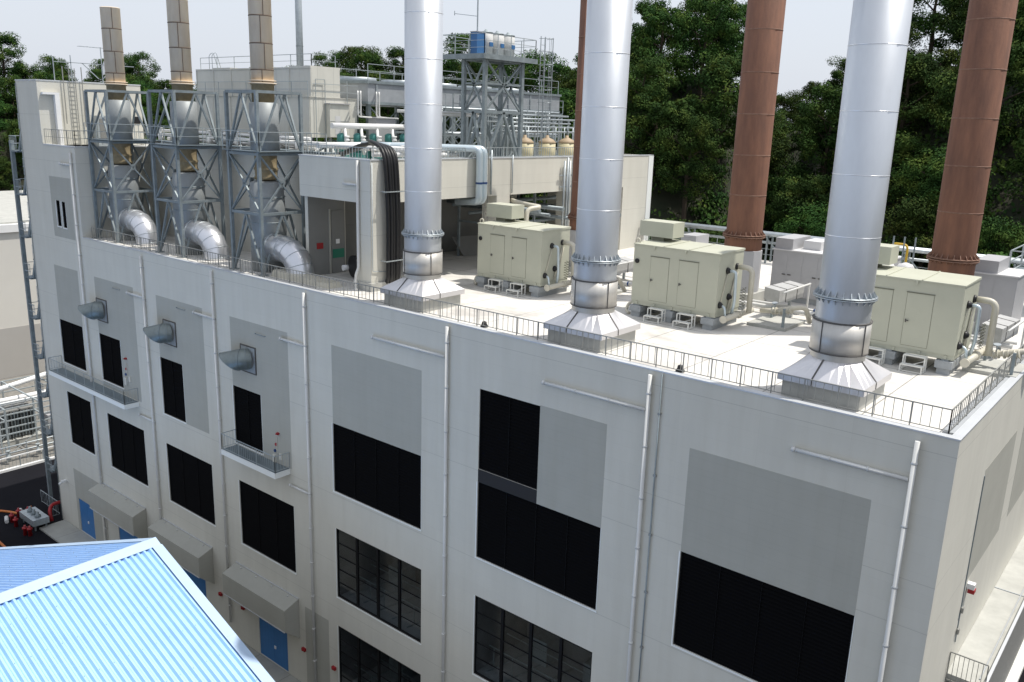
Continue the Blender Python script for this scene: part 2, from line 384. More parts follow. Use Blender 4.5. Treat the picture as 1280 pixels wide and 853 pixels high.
# ------------------------------------------------------------------ trees
def leaf_blob(mb, c, rad, n, size, flat=.7):
    for _ in range(n):
        a = random.random() * 2 * PI; z = random.uniform(-1, 1); rr = math.sqrt(1 - z * z); k = random.uniform(.55, 1.08)
        d = Vector((rr * math.cos(a), rr * math.sin(a), z)); p = c + Vector((d.x * rad, d.y * rad, d.z * rad * flat)) * k
        nrm = (d + Vector((random.gauss(0, .5), random.gauss(0, .5), random.gauss(.5, .5)))).normalized()
        u = nrm.cross(Vector((random.random(), random.random(), random.random() - .5))).normalized(); w = nrm.cross(u)
        s_ = size * random.uniform(.6, 1.35)
        mb.face([p - u * s_, p + w * s_ * .55, p + u * s_, p - w * s_ * .55])
def make_crown(H, W, kind):
    mb = MB(); nb = {'broad': 58, 'layer': 52, 'fine': 62, 'shrub': 24}[kind]
    for i in range(nb):
        t = random.random(); a = random.random() * 2 * PI
        if kind == 'layer':
            z = H * (.28 + .66 * (t * .6 + .4 * round(t * 6) / 6.)) ; wr = W * math.sqrt(max(.06, 1 - ((z / H - .45) / .62) ** 2)) * random.uniform(.25, 1)
            leaf_blob(mb, Vector((math.cos(a) * wr, math.sin(a) * wr, z + random.uniform(-.3, .3))), random.uniform(.9, 1.8), 380, .125, .55)
        else:
            zz = random.uniform(.22, .95); wr = W * math.sqrt(max(.05, 1 - ((zz - .52) / .5) ** 2)) * random.uniform(.35, 1)
            leaf_blob(mb, Vector((math.cos(a) * wr, math.sin(a) * wr, zz * H)), random.uniform(.7, 1.55) * (.6 if kind == 'shrub' else 1), 320, .115 if kind == 'fine' else .14, .72)
    return mb
def make_trunk(H, W):
    mb = MB(); pts = [Vector((0, 0, -.8)), Vector((.1, .05, H * .3)), Vector((-.1, .1, H * .6)), Vector((.05, 0, H * .85))]
    for k in range(3): mb.cyl(pts[k], pts[k + 1], .30 - .07 * k, 7, .30 - .07 * (k + 1), cap=False)
    for k in range(7):
        a = k * 2.4; z0 = H * (.28 + .07 * k); mb.cyl((0, 0, z0), (math.cos(a) * W * .7, math.sin(a) * W * .7, z0 + H * .16), .10, 5, .03, cap=False)
    return mb
protos = []
for k, (H, W, kind) in enumerate([(10, 4.2, 'broad'), (11.5, 4.0, 'broad'), (10.5, 4.8, 'layer'), (9, 4.6, 'layer'), (12, 4.2, 'fine'), (9, 4.0, 'fine'), (4.2, 2.6, 'shrub'), (5, 3.0, 'shrub')]):
    me_c = make_crown(H, W, kind); me_t = make_trunk(H, W); protos.append((me_c, me_t, H, W, kind))
LBL = {'broad': 'rounded broadleaf tree with dark crown on the wooded hillside', 'layer': 'tree with flat layered leaf tiers on the wooded hillside',
       'fine': 'fine-leaved tall tree with ragged crown on the wooded hillside', 'shrub': 'low leafy shrub on the wooded hillside'}
pm = []
for (c, t, H, W, kind) in protos:
    cm = bpy.data.meshes.new('crown'); cm.from_pydata(c.v, [], c.f); cm.materials.append(M['leaf'])
    tm = bpy.data.meshes.new('trunk'); tm.from_pydata(t.v, [], t.f); tm.materials.append(M['bark']); pm.append((cm, tm, H, W, kind))
NTREE = 0
def plant(x, y, z, idx, s):
    global NTREE
    cm, tm, H, W, kind = pm[idx]; NTREE += 1
    o = bpy.data.objects.new('shrub' if kind == 'shrub' else ('layered_tree' if kind == 'layer' else 'broadleaf_tree'), None); col.objects.link(o)
    o.location = (x, y, z + ZO); o.rotation_euler = (0, 0, random.random() * 6.28); o.scale = (s, s, s * random.uniform(.9, 1.1)); o.empty_display_size = .5
    tag(o, LBL[kind], 'shrub' if kind == 'shrub' else 'tree', {'broad': 'rounded trees on the hillside', 'layer': 'layered trees on the hillside', 'fine': 'tall fine-leaved trees on the hillside', 'shrub': 'shrubs on the hillside'}[kind])
    a = bpy.data.objects.new('crown', cm); a.parent = o; col.objects.link(a)
    b = bpy.data.objects.new('trunk', tm); b.parent = o; col.objects.link(b)
th = -7.0
rows = []
for th0, th1, step_r, step_a in ((-6, 48, 6.9, 6.9), (48, 73, 7.5, 7.2)):
    k = 0
    r = 0
    while True:
        done = True; th = th0 + random.random()
        while th < th1:
            r0, r1 = lerp(R0, th), lerp(R1, th); rr = r1 + 5 - r * step_r
            if rr > r0 + 2:
                done = False
                jr = rr + random.uniform(-2.2, 2.2); jt = th + random.uniform(-.9, .9); z = hill_z(jt, jr)
                x = CX - math.sin(math.radians(jt)) * jr; y = CY + math.cos(math.radians(jt)) * jr
                if z > -10.5 and not (19.2 < jt < 22.6 and jr < lerp(R1, jt) - 2 and z > 6.5) and NTREE < 289:
                    plant(x, y, z - .4, random.choice([0, 1, 2, 3, 4, 5, 2, 3]) if z > -6 else random.choice([0, 2, 3, 5]), random.uniform(.8, 1.12) * (.74 if 17.5 < jt < 25 and z > 4 else 1.0))
            th += math.degrees(step_a / max(rr, 60))
        r += 1
        if done or r > (14 if th0 < 0 else 6): break
for k in range(9):
    jt = random.uniform(8, 34); jr = lerp(R0, jt) + random.uniform(5, 14); plant(CX - math.sin(math.radians(jt)) * jr, CY + math.cos(math.radians(jt)) * jr, hill_z(jt, jr), 6 + k % 2, random.uniform(1., 1.5))
# brush that covers the hillside between the trees
mb = MB()
for _ in range(2200):
    jt = random.uniform(-8, 74); u_ = random.random() ** (.8 if _ % 2 else 1.6); jr = lerp(R0, jt) + (lerp(R1, jt) + 2 - lerp(R0, jt)) * u_; z = hill_z(jt, jr)
    if z < -13: continue
    c = Vector((CX - math.sin(math.radians(jt)) * jr, CY + math.cos(math.radians(jt)) * jr, z + .5)); leaf_blob(mb, c, random.uniform(1.2, 2.2), 60, .24, .6)
struct(mb.build('undergrowth', 'leaf'), 'stuff')

# ================================================================== MAIN BUILDING
bld = thing('power_station', 'large pale grey plant building with black louvres and a flat white roof', 'building', (-31, 0, G))
T = .14
louv = [(-59.8, -56.15, -9.8, -6.53), (-53.65, -50.7, -9.85, -6.5), (-45.5, -42.87, -10.35, -6.58), (-37.4, -34.7, -10.15, -6.65),
        (-59.8, -56.05, -16.2, -12.1), (-53.53, -48.39, -16.35, -12.3), (-45.52, -40.18, -16.45, -12.4), (-37.28, -32.0, -16.6, -12.5),
        (-28.45, -22.03, -10.45, -6.7), (-8.46, -2.16, -10.5, -6.62)]
pair = [(-18.48, -15.2, -6.3, -2.62), (-18.48, -11.98, -10.55, -6.9)]
wins = [(-28.38, -22.0, -16.6, -12.55), (-28.38, -22.0, -22.3, -18.35), (-18.5, -12.02, -16.6, -12.5), (-8.46, -2.16, -16.6, -12.5), (-18.5, -12.02, -22.3, -18.35), (-8.46, -2.16, -22.3, -18.35)]
doors = [(-59.75, -57.35, -23.55, -20.78), (-53.4, -50.6, -23.55, -20.9), (-44.6, -41.8, -23.55, -20.9), (-35.95, -33.1, -23.55, -20.9)]
slits = [(-58.42, -57.85, .42, 2.22), (-57.55, -57.0, .38, 2.18)]
mb = MB()
wall_holes(mb, -54.8, 0, G, -.05, [h for h in louv + pair + wins + doors if h[0] > -54.8])
wall_holes(mb, -63.1, -54.8, G, 5.95, [h for h in louv + doors + slits if h[0] < -54.8])
mb.face([(-63.1, 0, 5.95), (-59.65, 0, 5.95), (-59.65, 0, 10.25), (-63.1, 0, 10.25)])
# right gable side, left side, back
mb.face([(0, 0, G), (0, 29.4, G), (0, 29.4, -.05), (0, 0, -.05)])
mb.face([(-63.1, 0, G), (-63.1, 0, 10.25), (-63.1, 7.4, 10.25), (-63.1, 7.4, G)])
mb.face([(-63.1, 7.4, G), (-63.1, 7.4, 5.9), (-63.1, 29.4, 5.9), (-63.1, 29.4, G)])
mb.face([(-63.1, 29.4, G), (-63.1, 29.4, -.12), (0, 29.4, -.12), (0, 29.4, G)])
mb.build('wall', 'wall', bld)
# stair tower upper part
mb = MB(); mb.face([(-59.65, 0, 5.95), (-59.65, 7.4, 5.95), (-59.65, 7.4, 10.25), (-59.65, 0, 10.25)])
mb.face([(-63.1, 7.4, 5.9), (-59.65, 7.4, 5.9), (-59.65, 7.4, 10.25), (-63.1, 7.4, 10.25)])
mb.face([(-54.8, 0, -.12), (-54.8, 5.2, -.12), (-54.8, 5.2, 5.95), (-54.8, 0, 5.95)])
mb.build('wall', 'wall', bld)
mb = MB(); mb.box(-63.13, -59.62, -.03, 7.43, 10.253, 10.33); mb.box(-59.6, -54.77, -.03, .3, 5.953, 6.03); mb.box(-55.05, -54.77, .3, 5.15, 5.953, 6.03)
mb.build('coping', 'cap', bld)
mb = MB(); mb.box(-59.64, -55.0, .3, 5.2, 5.6, 5.75); mb.build('terrace_floor', 'conc', bld)
# panels of greyer paint, 4 mm proud
for (a, b, c, d, holes) in [(-59.8, -56.1, -6.53, -2.5, []), (-58.45 - .7, -55.9, -.35, 3.85, slits), (-53.5, -48.36, -10.3, -2.55, [louv[1]]), (-45.47, -40.25, -10.4, -2.6, [louv[2]]),
                            (-37.4, -32.05, -10.3, -2.6, [louv[3]]), (-28.43, -22.03, -6.7, -2.56, []), (-15.2, -11.98, -6.9, -2.58, []), (-8.46, -2.16, -6.62, -2.57, []), (-60.1, -56.0, -23.5, -18.4, [doors[0]]),
                            (-31.3, -29.2, -23.5, -18.4, []), (-18.48, -15.2, -6.9, -6.3, [])]:
    mb = MB(); xs = sorted(set([a, b] + [h[k] for h in holes for k in (0, 1)])); zs = sorted(set([c, d] + [min(max(h[k], c), d) for h in holes for k in (2, 3)]))
    for x0, x1 in zip(xs, xs[1:]):
        for z0, z1 in zip(zs, zs[1:]):
            if any(h[0] < (x0 + x1) / 2 < h[1] and h[2] < (z0 + z1) / 2 < h[3] for h in holes): continue
            mb.box(x0, x1, -.005, -.001, z0, z1)
    mb.build('paint_or_shade_panel', 'strip_dark' if c == -6.9 and a == -18.48 else 'panel', bld)
def louvre(a, b, c, d):
    mb = MB(); mb.box(a + .002, b - .002, .10, .13, c + .002, d - .002)
    z = c + .08
    while z < d - .06:
        mb.face([(a + .02, .045, z), (b - .02, .045, z), (b - .02, .10, z + .085), (a + .02, .10, z + .085)]); z += .15
    o_ = mb.build('louvre', 'slat', bld)
    mf = MB()
    for x in (a + .025, b - .025): mf.box(x - .02, x + .02, .03, .098, c + .003, d - .003)
    n = max(1, round((b - a) / 1.6))
    for k in range(1, n): x = a + (b - a) * k / n; mf.box(x - .006, x + .006, .035, .098, c + .05, d - .05)
    mf.box(a + .05, b - .05, .03, .098, c + .003, c + .04); mf.box(a + .05, b - .05, .03, .098, d - .04, d - .003)
    mf.build('frame', 'frame_black', bld, o_)
    if (a, c) == (-18.48, -6.3): return
    mt = MB(); mt.box(a - .06, b + .05, -.04, -.006, c - .07, c - .004); mt.box(a - .06, a - .004, -.03, -.006, c, d); mt.box(b + .004, b + .03, -.012, -.006, c, d)
    mt.build('sill', 'trim', bld, o_)
for h in louv + pair + slits: louvre(*h)
def window(a, b, c, d):
    f = MB(); n = 4
    for k in range(n + 1):
        x = a + (b - a) * k / n; w = .075 if k not in (0, n) else .05
        f.box(max(a + .003, x - w), min(b - .003, x + w), .03, .12, c + .003, d - .003)
    for k in range(n):
        x0 = a + (b - a) * k / n + .075; x1 = a + (b - a) * (k + 1) / n - .075
        f.box(x0, x1, .035, .11, c + .003, c + .10); f.box(x0, x1, .035, .11, d - .08, d - .003)
        for j in range(1, 5): z = c + .1 + (d - c - .18) * j / 5; f.box(x0, x1, .05, .085, z - .016, z + .016)
    fo = f.build('window', 'frame_black', bld)
    p = MB(); p.box(a + .01, b - .01, .088, .094, c + .01, d - .01); p.build('pane', 'glass', bld, fo)
    mt = MB(); mt.box(a - .05, b + .05, -.035, -.006, c - .055, c - .004); mt.box(a - .05, a - .004, -.02, -.006, c, d); mt.build('sill', 'trim', bld, fo)
    r = MB(); e = 4.0; r.face([(a, e, c), (b, e, c), (b, e, d + .6), (a, e, d + .6)]); r.face([(a, .145, c), (a, e, c), (a, e, d + .6), (a, .145, d + .6)]); r.face([(b, .145, c), (b, e, c), (b, e, d + .6), (b, .145, d + .6)]); r.face([(a, .145, d + .6), (b, .145, d + .6), (b, e, d + .6), (a, e, d + .6)])
    r.build('room_wall', 'room', bld, fo)
    r = MB(); r.face([(a, .145, c), (b, .145, c), (b, e, c), (a, e, c)]); r.build('room_floor', 'room_floor', bld, fo)
    r = MB(); zc = c + 1.05
    for y_ in (1.0, 2.3): r.bar((a + .1, y_, zc), (b - .1, y_, zc), .05)
    for k in range(6): x = a + .4 + k * (b - a - .8) / 5; r.bar((x, 1.0, c), (x, 1.0, zc), .05); r.bar((x, .5, c + .02), (x + .6, 3.4, c + .02), .06)
    for k in range(2): x = a + 1.2 + 3.2 * k; r.box(x, x + 1.1, 2.6, 3.6, c + .01, c + 1.3)
    r.build('handrail', 'galv_dull', bld, fo)
for h in wins: window(*h)
for i, (a, b, c, d) in enumerate(doors):
    mb = MB(); mid = (a + b) / 2; mb.box(a + .003, mid - .008, .05, .12, c, d - .003); mb.box(mid + .008, b - .003, .05, .12, c, d - .003)
    dr = mb.build('door', 'blue_door', bld)
    mb = MB(); mb.box(mid + .05, mid + .2, .01, .05, c + 1.0, c + 1.18); mb.build('handle', 'white', bld, dr)
# canopies over the doors
for (a, b) in ((-55.5, -49.0), (-46.9, -40.7), (-38.05, -31.85)):
    mb = MB(); A = [(a, -.008, -18.15), (a, -1.0, -18.5), (a, -1.0, -19.85), (a, -.008, -20.7)]; mb.hexa(A, [(b, p[1], p[2]) for p in A])
    cn = mb.build('canopy', 'panel', bld)
    mb = MB(); mb.box(a + .03, b - .03, -1.03, -1.003, -19.9, -19.84); mb.build('drip_edge', 'cap', bld, cn)
    mb = MB(); mb.box(a - .02, b + .02, -.06, -.009, -18.14, -18.10)
    for k in range(4): x = a + (b - a) * (k + .5) / 4; mb.cyl((x, -.2, -18.21), (x, -.2, -18.16), .04, 8)
    mb.build('flashing', 'cap', bld, cn)
# downpipes and short branches
for x, z0, z1 in ((-1.08, -.3, G), (-10.2, -.2, G), (-20.34, -.2, G), (-30.38, -.2, G), (-38.85, -.2, -22.6), (-46.8, -.3, G), (-55.25, 5.6, G)):
    mb = MB(); mb.cyl((x, -.13, z1 + .02), (x, -.13, z0), .075, 10); dp = mb.build('downpipe', 'pipe_white', bld)
    mb = MB(); z = z0 - .7
    while z > z1 + 1: mb.cyl((x, -.13, z - .035), (x, -.13, z + .035), .095, 10); mb.box(x - .03, x + .03, -.06, -.006, z - .03, z + .03); z -= 2.05
    mb.build('clamp', 'pipe_white', bld, dp)
for xa, xb, z in ((-25.2, -20.45, -1.56), (-15.0, -10.3, -1.55), (-4.73, -1.17, -1.55), (-32.5, -30.5, -2.98), (-40.95, -38.95, -2.95), (-48.9, -46.9, -2.95), (-56.9, -55.4, 4.8), (-32.1, -30.5, -11.2), (-48.6, -46.9, -11.2)):
    mb = MB(); mb.cyl((xa, -.13, z), (xb, -.13, z), .065, 10); mb.lathe((xa - .05, -.13, z), (1, 0, 0), [(0, .085), (.12, .085)], 10)
    for k in range(1, 3): x = xa + (xb - xa) * k / 3; mb.lathe((x - .03, -.13, z), (1, 0, 0), [(0, .08), (.06, .08)], 10); mb.box(x - .02, x + .02, -.07, -.006, z - .02, z + .02)
    mb.build('drain_branch', 'pipe_white', bld)
mb = MB(); mb.cyl((-9.75, -.06, G + .1), (-9.75, -.06, -.1), .028, 6); cbl = mb.build('conduit', 'galv_dull', bld)
mb = MB()
for k in range(9): z = -1.6 - 2.4 * k; mb.box(-9.81, -9.69, -.09, -.006, z - .04, z + .04)
mb.build('clip', 'rail', bld, cbl)
mb = MB(); mb.cyl((-63.02, -.05, G), (-63.02, -.05, 10.1), .03, 6); mb.build('conduit', 'galv_dull', bld)
# balconies
for (a, b, z, posts_) in ((-60.15, -48.75, -10.35, 1), (-37.4, -32.2, -10.3, 1)):
    mb = MB(); mb.box(a, b, -1.0, -.006, z - .32, z - .02); bc = mb.build('balcony', 'trim', bld)
    mb = MB(); mb.box(a + .06, b - .06, -.94, -.03, z - .019, z + .01); mb.build('floor_sheet', 'grating', bld, bc)
    railing(bld, [(a + .04, -.03, z), (a + .04, -.96, z), (b - .04, -.96, z), (b - .04, -.03, z)], h=.95, post=1.5, bal=.18, m='rail_pale', parent=bc, pr=.016, br=.006)
# red alarm lamps and boxes
for x, z in ((-33.15, -8.5), (-50.0, -7.6), (-39.98, -21.1), (-37.5, -21.05), (-31.45, -21.2), (-28.75, -21.15), (-54.0, -19.9)):
    q_ = .6 if z > -10 else 1.0; mb = MB(); mb.box(x - .14 * q_, x + .14 * q_, -.14, -.006, z - .09 * q_, z + .09 * q_); mb.lathe((x, -.14, z), (0, -1, 0), [(0, .07 * q_), (.05, .06 * q_), (.07, .03)], 10); mb.build('alarm_lamp', 'red', bld)
for x, zt in ((-33.2, -8.75), (-49.9, -7.9)):
    mb = MB(); mb.box(x - .5, x - .28, -.08, -.006, zt - 1.6, zt - 1.1); mb.box(x + .1, x + .3, -.07, -.006, zt - 1.25, zt - .9); mb.cyl((x - .1, -.04, zt - 1.6), (x - .1, -.04, zt), .015, 6); bx_ = mb.build('switch_box', 'wall', bld)
    mb = MB(); mb.cyl((x - .2, -.06, zt - .45), (x - .2, -.006, zt - .45), .09, 10); mb.build('sounder', 'red', bld, bx_)
    mb = MB(); mb.cyl((x - .32, -.06, zt - .85), (x - .32, -.006, zt - .85), .09, 10); mb.build('sounder', 'blue_band', bld, bx_)
for x, z in ((-61.6, -19.9), (-56.35, -19.6)):
    mb = MB(); mb.box(x - .12, x + .12, -.35, -.006, z - .06, z + .10); mb.cyl((x, -.35, z), (x + .05, -.6, z - .12), .09, 8); mb.build('wall_lamp', 'white', bld)
for a, z in ((-34.9, -3.15), (-43.0, -3.0), (-51.0, -2.95)):
    mb = MB(); mb.tube([(a, -.006, z), (a, -.10, z), (a + .9, -.10, z), (a + .9, -.006, z)], .018, 6); mb.build('lifting_bar', 'galv_dull', bld)
# roof slab, edge and coping
mb = MB(); mb.box(-54.79, -.02, .02, 29.38, -.5, -.121); mb.build('roof', 'roofing', bld)
mb = MB(); mb.box(-54.79, .018, -.018, .28, -.049, -.002); mb.box(-.28, .018, .285, 29.42, -.049, -.002); mb.build('coping', 'cap', bld)
mb = MB(); mb.box(-54.79, -.29, .285, .42, -.119, -.05); mb.box(-.62, -.29, .63, 29.4, -.119, -.05); mb.build('roof_edge', 'gutter', bld)
mb = MB(); mb.box(-.47, -.44, .63, 29.3, -.049, -.035); mb.build('gutter_line', 'rail', bld)
# upper block on the left and behind: solid part and the raised deck
mb = MB(); mb.box(-54.79, -33.8, 5.2, 5.45, -.12, 6.42); mb.box(-35.35, -35.15, 5.46, 19.0, -.12, 4.3); mb.box(-62.9, -35.4, 18.8, 19.0, -.12, 4.3)
mb.build('rear_wall', 'wall', bld)
mb = MB(); mb.box(-62.9, -33.9, 5.5, 29.2, 4.35, 5.85); mb.box(-33.88, -28.42, 2.7, 29.2, 4.35, 5.84); mb.build('deck_slab', 'conc', bld)
mb = MB(); mb.box(-33.8, -28.1, 2.38, 2.68, 4.3, 6.42); mb.box(-28.4, -28.1, 2.683, 29.4, 4.3, 6.42); mb.box(-33.8, -33.55, 2.683, 5.19, -.12, 6.42)
mb.box(-62.9, -28.41, 29.2, 29.4, 4.3, 6.42); mb.build('fascia', 'wall', bld)
mb = MB(); mb.box(-33.83, -28.07, 2.35, 2.71, 6.423, 6.47); mb.box(-28.43, -28.07, 2.715, 29.43, 6.423, 6.47); mb.box(-54.7, -33.55, 5.17, 5.48, 6.423, 6.47); mb.build('coping', 'cap', bld)
for (y0, y1) in ((2.38, 4.02), (12.0, 13.2), (19.3, 20.5), (25.6, 29.4)):
    mb = MB(); mb.box(-29.2, -28.1, y0, y1, -.12, 4.297); mb.build('column', 'wall', bld)
for (y0, y1) in ((21.5, 22.4), (27, 28)):
    mb = MB(); mb.box(-35.8, -34.9, y0, y1, -.12, 4.34); mb.build('column', 'wall', bld)
mb = MB(); mb.box(-29.35, -27.95, 2.25, 4.15, -.121, .30); mb.build('plinth', 'conc', bld)
mb = MB(); mb.box(-28.097, -28.06, 28.8, 29.42, -.12, 6.4); mb.build('corner_trim', 'trim', bld)
# door, signs inside the covered bay
mb = MB(); mb.box(-35.145, -35.1, 6.15, 7.15, -.1, 2.3); mb.box(-35.145, -35.1, 7.7, 9.5, -.1, 2.6); mb.build('steel_door', 'panel_dark', bld)
mb = MB(); mb.box(-33.549, -33.53, 2.69, 5.19, -.119, 4.29); mb.box(-35.149, -35.13, 5.46, 18.99, -.119, 4.29); mb.build('paint_or_shade_panel', 'bay_shade', bld)  # dark sheets added over the bay walls, coloured to stand for shade
mb = MB(); mb.box(-33.53, -33.49, 3.2, 3.62, 1.35, 1.68); mb.build('red_notice', 'red', bld)
mb = MB(); mb.box(-33.53, -33.48, 4.2, 5.1, -.1, 3.4); mb.build('steel_door', 'panel_dark', bld); mb = MB(); mb.box(-33.53, -33.47, 4.05, 4.15, -.1, 3.5); mb.build('door_frame', 'panel', bld)
mb = MB(); mb.box(-33.479, -33.46, 4.5, 4.75, 1.55, 1.8); mb.build('white_notice', 'white', bld); mb = MB(); mb.box(-33.479, -33.44, 4.25, 5.05, .75, 1.25); mb.build('green_panel', 'green', bld)
mb = MB(); mb.box(-35.145, -35.09, 5.7, 6.05, 1.2, 2.5); mb.build('white_notice', 'white', bld)
# corner downpipe of the upper block
mb = MB(); mb.tube([(-28.95, 2.28, 6.4), (-28.95, 2.28, 1.0), (-28.95, 2.1, .7), (-28.95, 2.05, -.05), (-28.7, 1.9, -.05)], .075, 10, .15); mb.cyl((-30.1, 2.28, 5.2), (-28.98, 2.28, 5.2), .06, 8); mb.build('downpipe', 'pipe_white', bld)
mb = MB(); mb.tube([(-28.05, 2.44, 6.3), (-28.05, 2.44, .9), (-28.05, 3.4, .8), (-28.05, 3.5, 3.0)], .022, 6, .1); mb.build('conduit', 'galv', bld)
mb = MB(); mb.cyl((-28.03, 11.4, 4.4), (-28.03, 11.4, 6.9), .05, 8); mb.cyl((-28.03, 13.3, 4.4), (-28.03, 13.3, 6.6), .035, 8); mb.build('conduit', 'galv', bld)
# side elevation: paint panel, seam, walkway
mb = MB(); mb.box(.001, .005, 5.15, 10.6, -6.75, -2.5); mb.box(.001, .005, 12.2, 18.0, -6.75, -2.5); mb.box(.001, .005, 19.5, 25.5, -6.75, -2.5); mb.build('paint_or_shade_panel', 'panel', bld)
mb = MB(); mb.box(.0, .03, 5.05, 5.12, -9.1, -2.7); mb.build('conduit', 'galv_dull', bld)
mb = MB(); mb.box(.03, .1, 5.0, 5.14, -7.9, -7.7); mb.box(.03, .1, 4.9, 5.04, -8.7, -8.5); mb.build('switch_box', 'rail', bld)
mb = MB(); mb.box(.005, .25, 5.5, 5.75, -7.15, -6.95); mb.build('wall_lamp', 'white', bld)
mb = MB(); mb.box(.05, .27, 5.48, 5.77, -7.3, -7.16); mb.build('alarm_lamp', 'red', bld)
mb = MB(); mb.box(.006, 1.2, 4.55, 28, -10.4, -10.1); wk = mb.build('walkway', 'conc', bld)
mb = MB(); mb.box(.98, 1.02, 4.9, 28, -10.099, -10.06); mb.box(.02, 1.19, 12.4, 12.46, -10.099, -10.07); mb.box(.02, 1.19, 20.4, 20.46, -10.099, -10.07); mb.build('drain_line', 'gutter', bld, wk)
mb = MB(); mb.box(1.205, 1.26, 4.55, 28, -12.9, -9.95); mb.build('edge_panel', 'panel_dark', bld, wk)
mb = MB(); mb.box(1.2, 1.30, 4.53, 28.02, -9.945, -9.88); mb.build('edge_cap', 'cap', bld, wk)
mb = MB(); mb.box(.006, 1.62, 4.4, 28, -13.2, -12.95); mb.build('lower_walkway', 'white_step', bld)
railing(bld, [(.03, 4.48, -10.4), (1.24, 4.48, -10.4)], h=1.2, post=1.2, bal=.15, m='rail', parent=wk)

# ------------------------------------------------------------------ roof edge railings
rr = thing('roof_railing', 'long bronze grey railing of thin bars along the front and right roof edges', 'railing', (-27, .47, -.05))
railing(rr, [(-54.4, .47, -.05), (-.42, .47, -.05), (-.42, 29.0, -.05)], h=.74, post=1.1, bal=.27, toe=.08)
mb = MB()
for x, y in ((-19.15, .75), (-9.85, .75)): mb.lathe((x, y, -.11), (0, 0, 1), [(0, .14), (.12, .14), (.2, .08), (.24, .0)], 10)
# roof drain domes
for i, x in enumerate((-19.0, -9.5)):
    mb = MB(); mb.lathe((x, .78, -.115), (0, 0, 1), [(0, .17), (.04, .17), (.12, .12), (.22, .10), (.26, .02)], 12)
    tag(mb.build('roof_vent', 'black', loc=(x, .78, -.11)), ['small black domed drain cover behind the railing between the first and middle metal stacks', 'small black domed drain cover behind the railing between the middle and nearest metal stacks'][i], 'drain cover', 'drain covers on the roof edge')

# ------------------------------------------------------------------ metal stacks
def metal_stack(cx, cy, label):
    r = thing('metal_stack', label, 'chimney', (cx, cy, -.12), 'tall silver metal stacks')
    w = 1.28
    mb = MB(); mb.box(cx - w, cx + w, cy - w, cy + w, -.12, .42); mb.build('plinth', 'conc', r)
    w2 = 1.42; mb = MB(); n = 32
    # pyramid blending from a square eave to a round collar
    sq = []; ci = []
    for k in range(n):
        a = 2 * PI * (k + .5) / n - PI * .75 - PI / n; c, s = math.cos(a), math.sin(a); m_ = max(abs(c), abs(s)); sq.append((cx + w2 * c / m_, cy + w2 * s / m_)); ci.append((cx + .86 * c, cy + .86 * s))
    i0 = len(mb.v); mb.v += [(x, y, .43) for x, y in sq] + [(x, y, .66) for x, y in sq] + [(x, y, 1.22) for x, y in ci]
    for k in range(n):
        k2 = (k + 1) % n
        mb.f.append((k, k2, n + k2, n + k)); mb.sm.append(False); mb.f.append((n + k, n + k2, 2 * n + k2, 2 * n + k)); mb.sm.append(False)
    mb.f.append(tuple(reversed(range(n)))); mb.sm.append(False)
    hd = mb.build('hood', 'hood_metal', r)
    mb = MB()
    for q in range(4):
        a = q * PI / 2 - .18; c, s = math.cos(a), math.sin(a); m_ = max(abs(c), abs(s))
        mb.bar((cx + c * .87, cy + s * .87, 1.235), (cx + w2 * c / m_, cy + w2 * s / m_, .67), .045, .022); mb.bar((cx + w2 * c / m_ * 1.004, cy + w2 * s / m_ * 1.004, .66), (cx + w2 * c / m_ * 1.004, cy + w2 * s / m_ * 1.004, .44), .04, .02)
    mb.build('hood_seam', 'seam_dark', r, hd)
    mb = MB(); mb.lathe((cx, cy, 1.16), (0, 0, 1), [(0, .87), (.30, .87)], 48, False); mb.lathe((cx, cy, 1.45), (0, 0, 1), [(0, .88), (0, .93), (1.05, .93), (1.05, .88)], 48, False); cl = mb.build('collar', 'brushed', r)
    mb = MB(); mb.lathe((cx, cy, 1.43), (0, 0, 1), [(0, .935), (.035, .945), (.035, .93)], 48, False); mb.lathe((cx, cy, 2.47), (0, 0, 1), [(0, .935), (.05, .95), (.05, .9)], 48, False)
    for q in range(4):
        a = -.35 + q * PI / 2; mb.bar((cx + math.cos(a) * .933, cy + math.sin(a) * .933, 1.46), (cx + math.cos(a) * .933, cy + math.sin(a) * .933, 2.5), .03, .03)
    mb.build('collar_seam', 'seam_dark', r, cl)
    mb = MB(); mb.lathe((cx, cy, 2.5), (0, 0, 1), [(0, .865), (.74, .865)], 48, False); mb.build('lower_shaft', 'stack', r)
    mb = MB(); mb.lathe((cx, cy, 3.24), (0, 0, 1), [(0, .86), (0, 1.0), (.035, 1.0), (.035, .86)], 48, False); mb.lathe((cx, cy, 3.30), (0, 0, 1), [(0, .86), (0, 1.0), (.035, 1.0), (.035, .86)], 48, False)
    fl = mb.build('flange', 'galv', r)
    mb = MB()
    for k in range(24):
        a = 2 * PI * k / 24; c, s = math.cos(a), math.sin(a); t = Vector((-s, c, 0)) * .012
        for zz, h in ((3.335, .2), (3.24, -.17)):
            A = Vector((cx + c * .85, cy + s * .85, zz)); B = Vector((cx + c * .985, cy + s * .985, zz)); D = Vector((cx + c * .85, cy + s * .85, zz + h))
            mb.hexa([A - t, B - t, D - t], [A + t, B + t, D + t])
    mb.build('gusset', 'galv', r, fl)
    mb = MB(); mb.lathe((cx, cy, 3.33), (0, 0, 1), [(0, .85), (14.0, .85), (14.0, .80), (13.8, .80)], 64, False); sh = mb.build('shaft', 'stack', r)
    mb = MB()
    for k in range(1, 8): mb.lathe((cx, cy, 3.33 + k * 1.93), (0, 0, 1), [(0, .852), (.006, .858), (.02, .858), (.026, .852)], 64, False)
    mb.build('joint_band', 'weld', r, sh)
    return r
metal_stack(-4.42, 2.08, 'silver metal stack nearest the right roof corner, on a square hooded base')
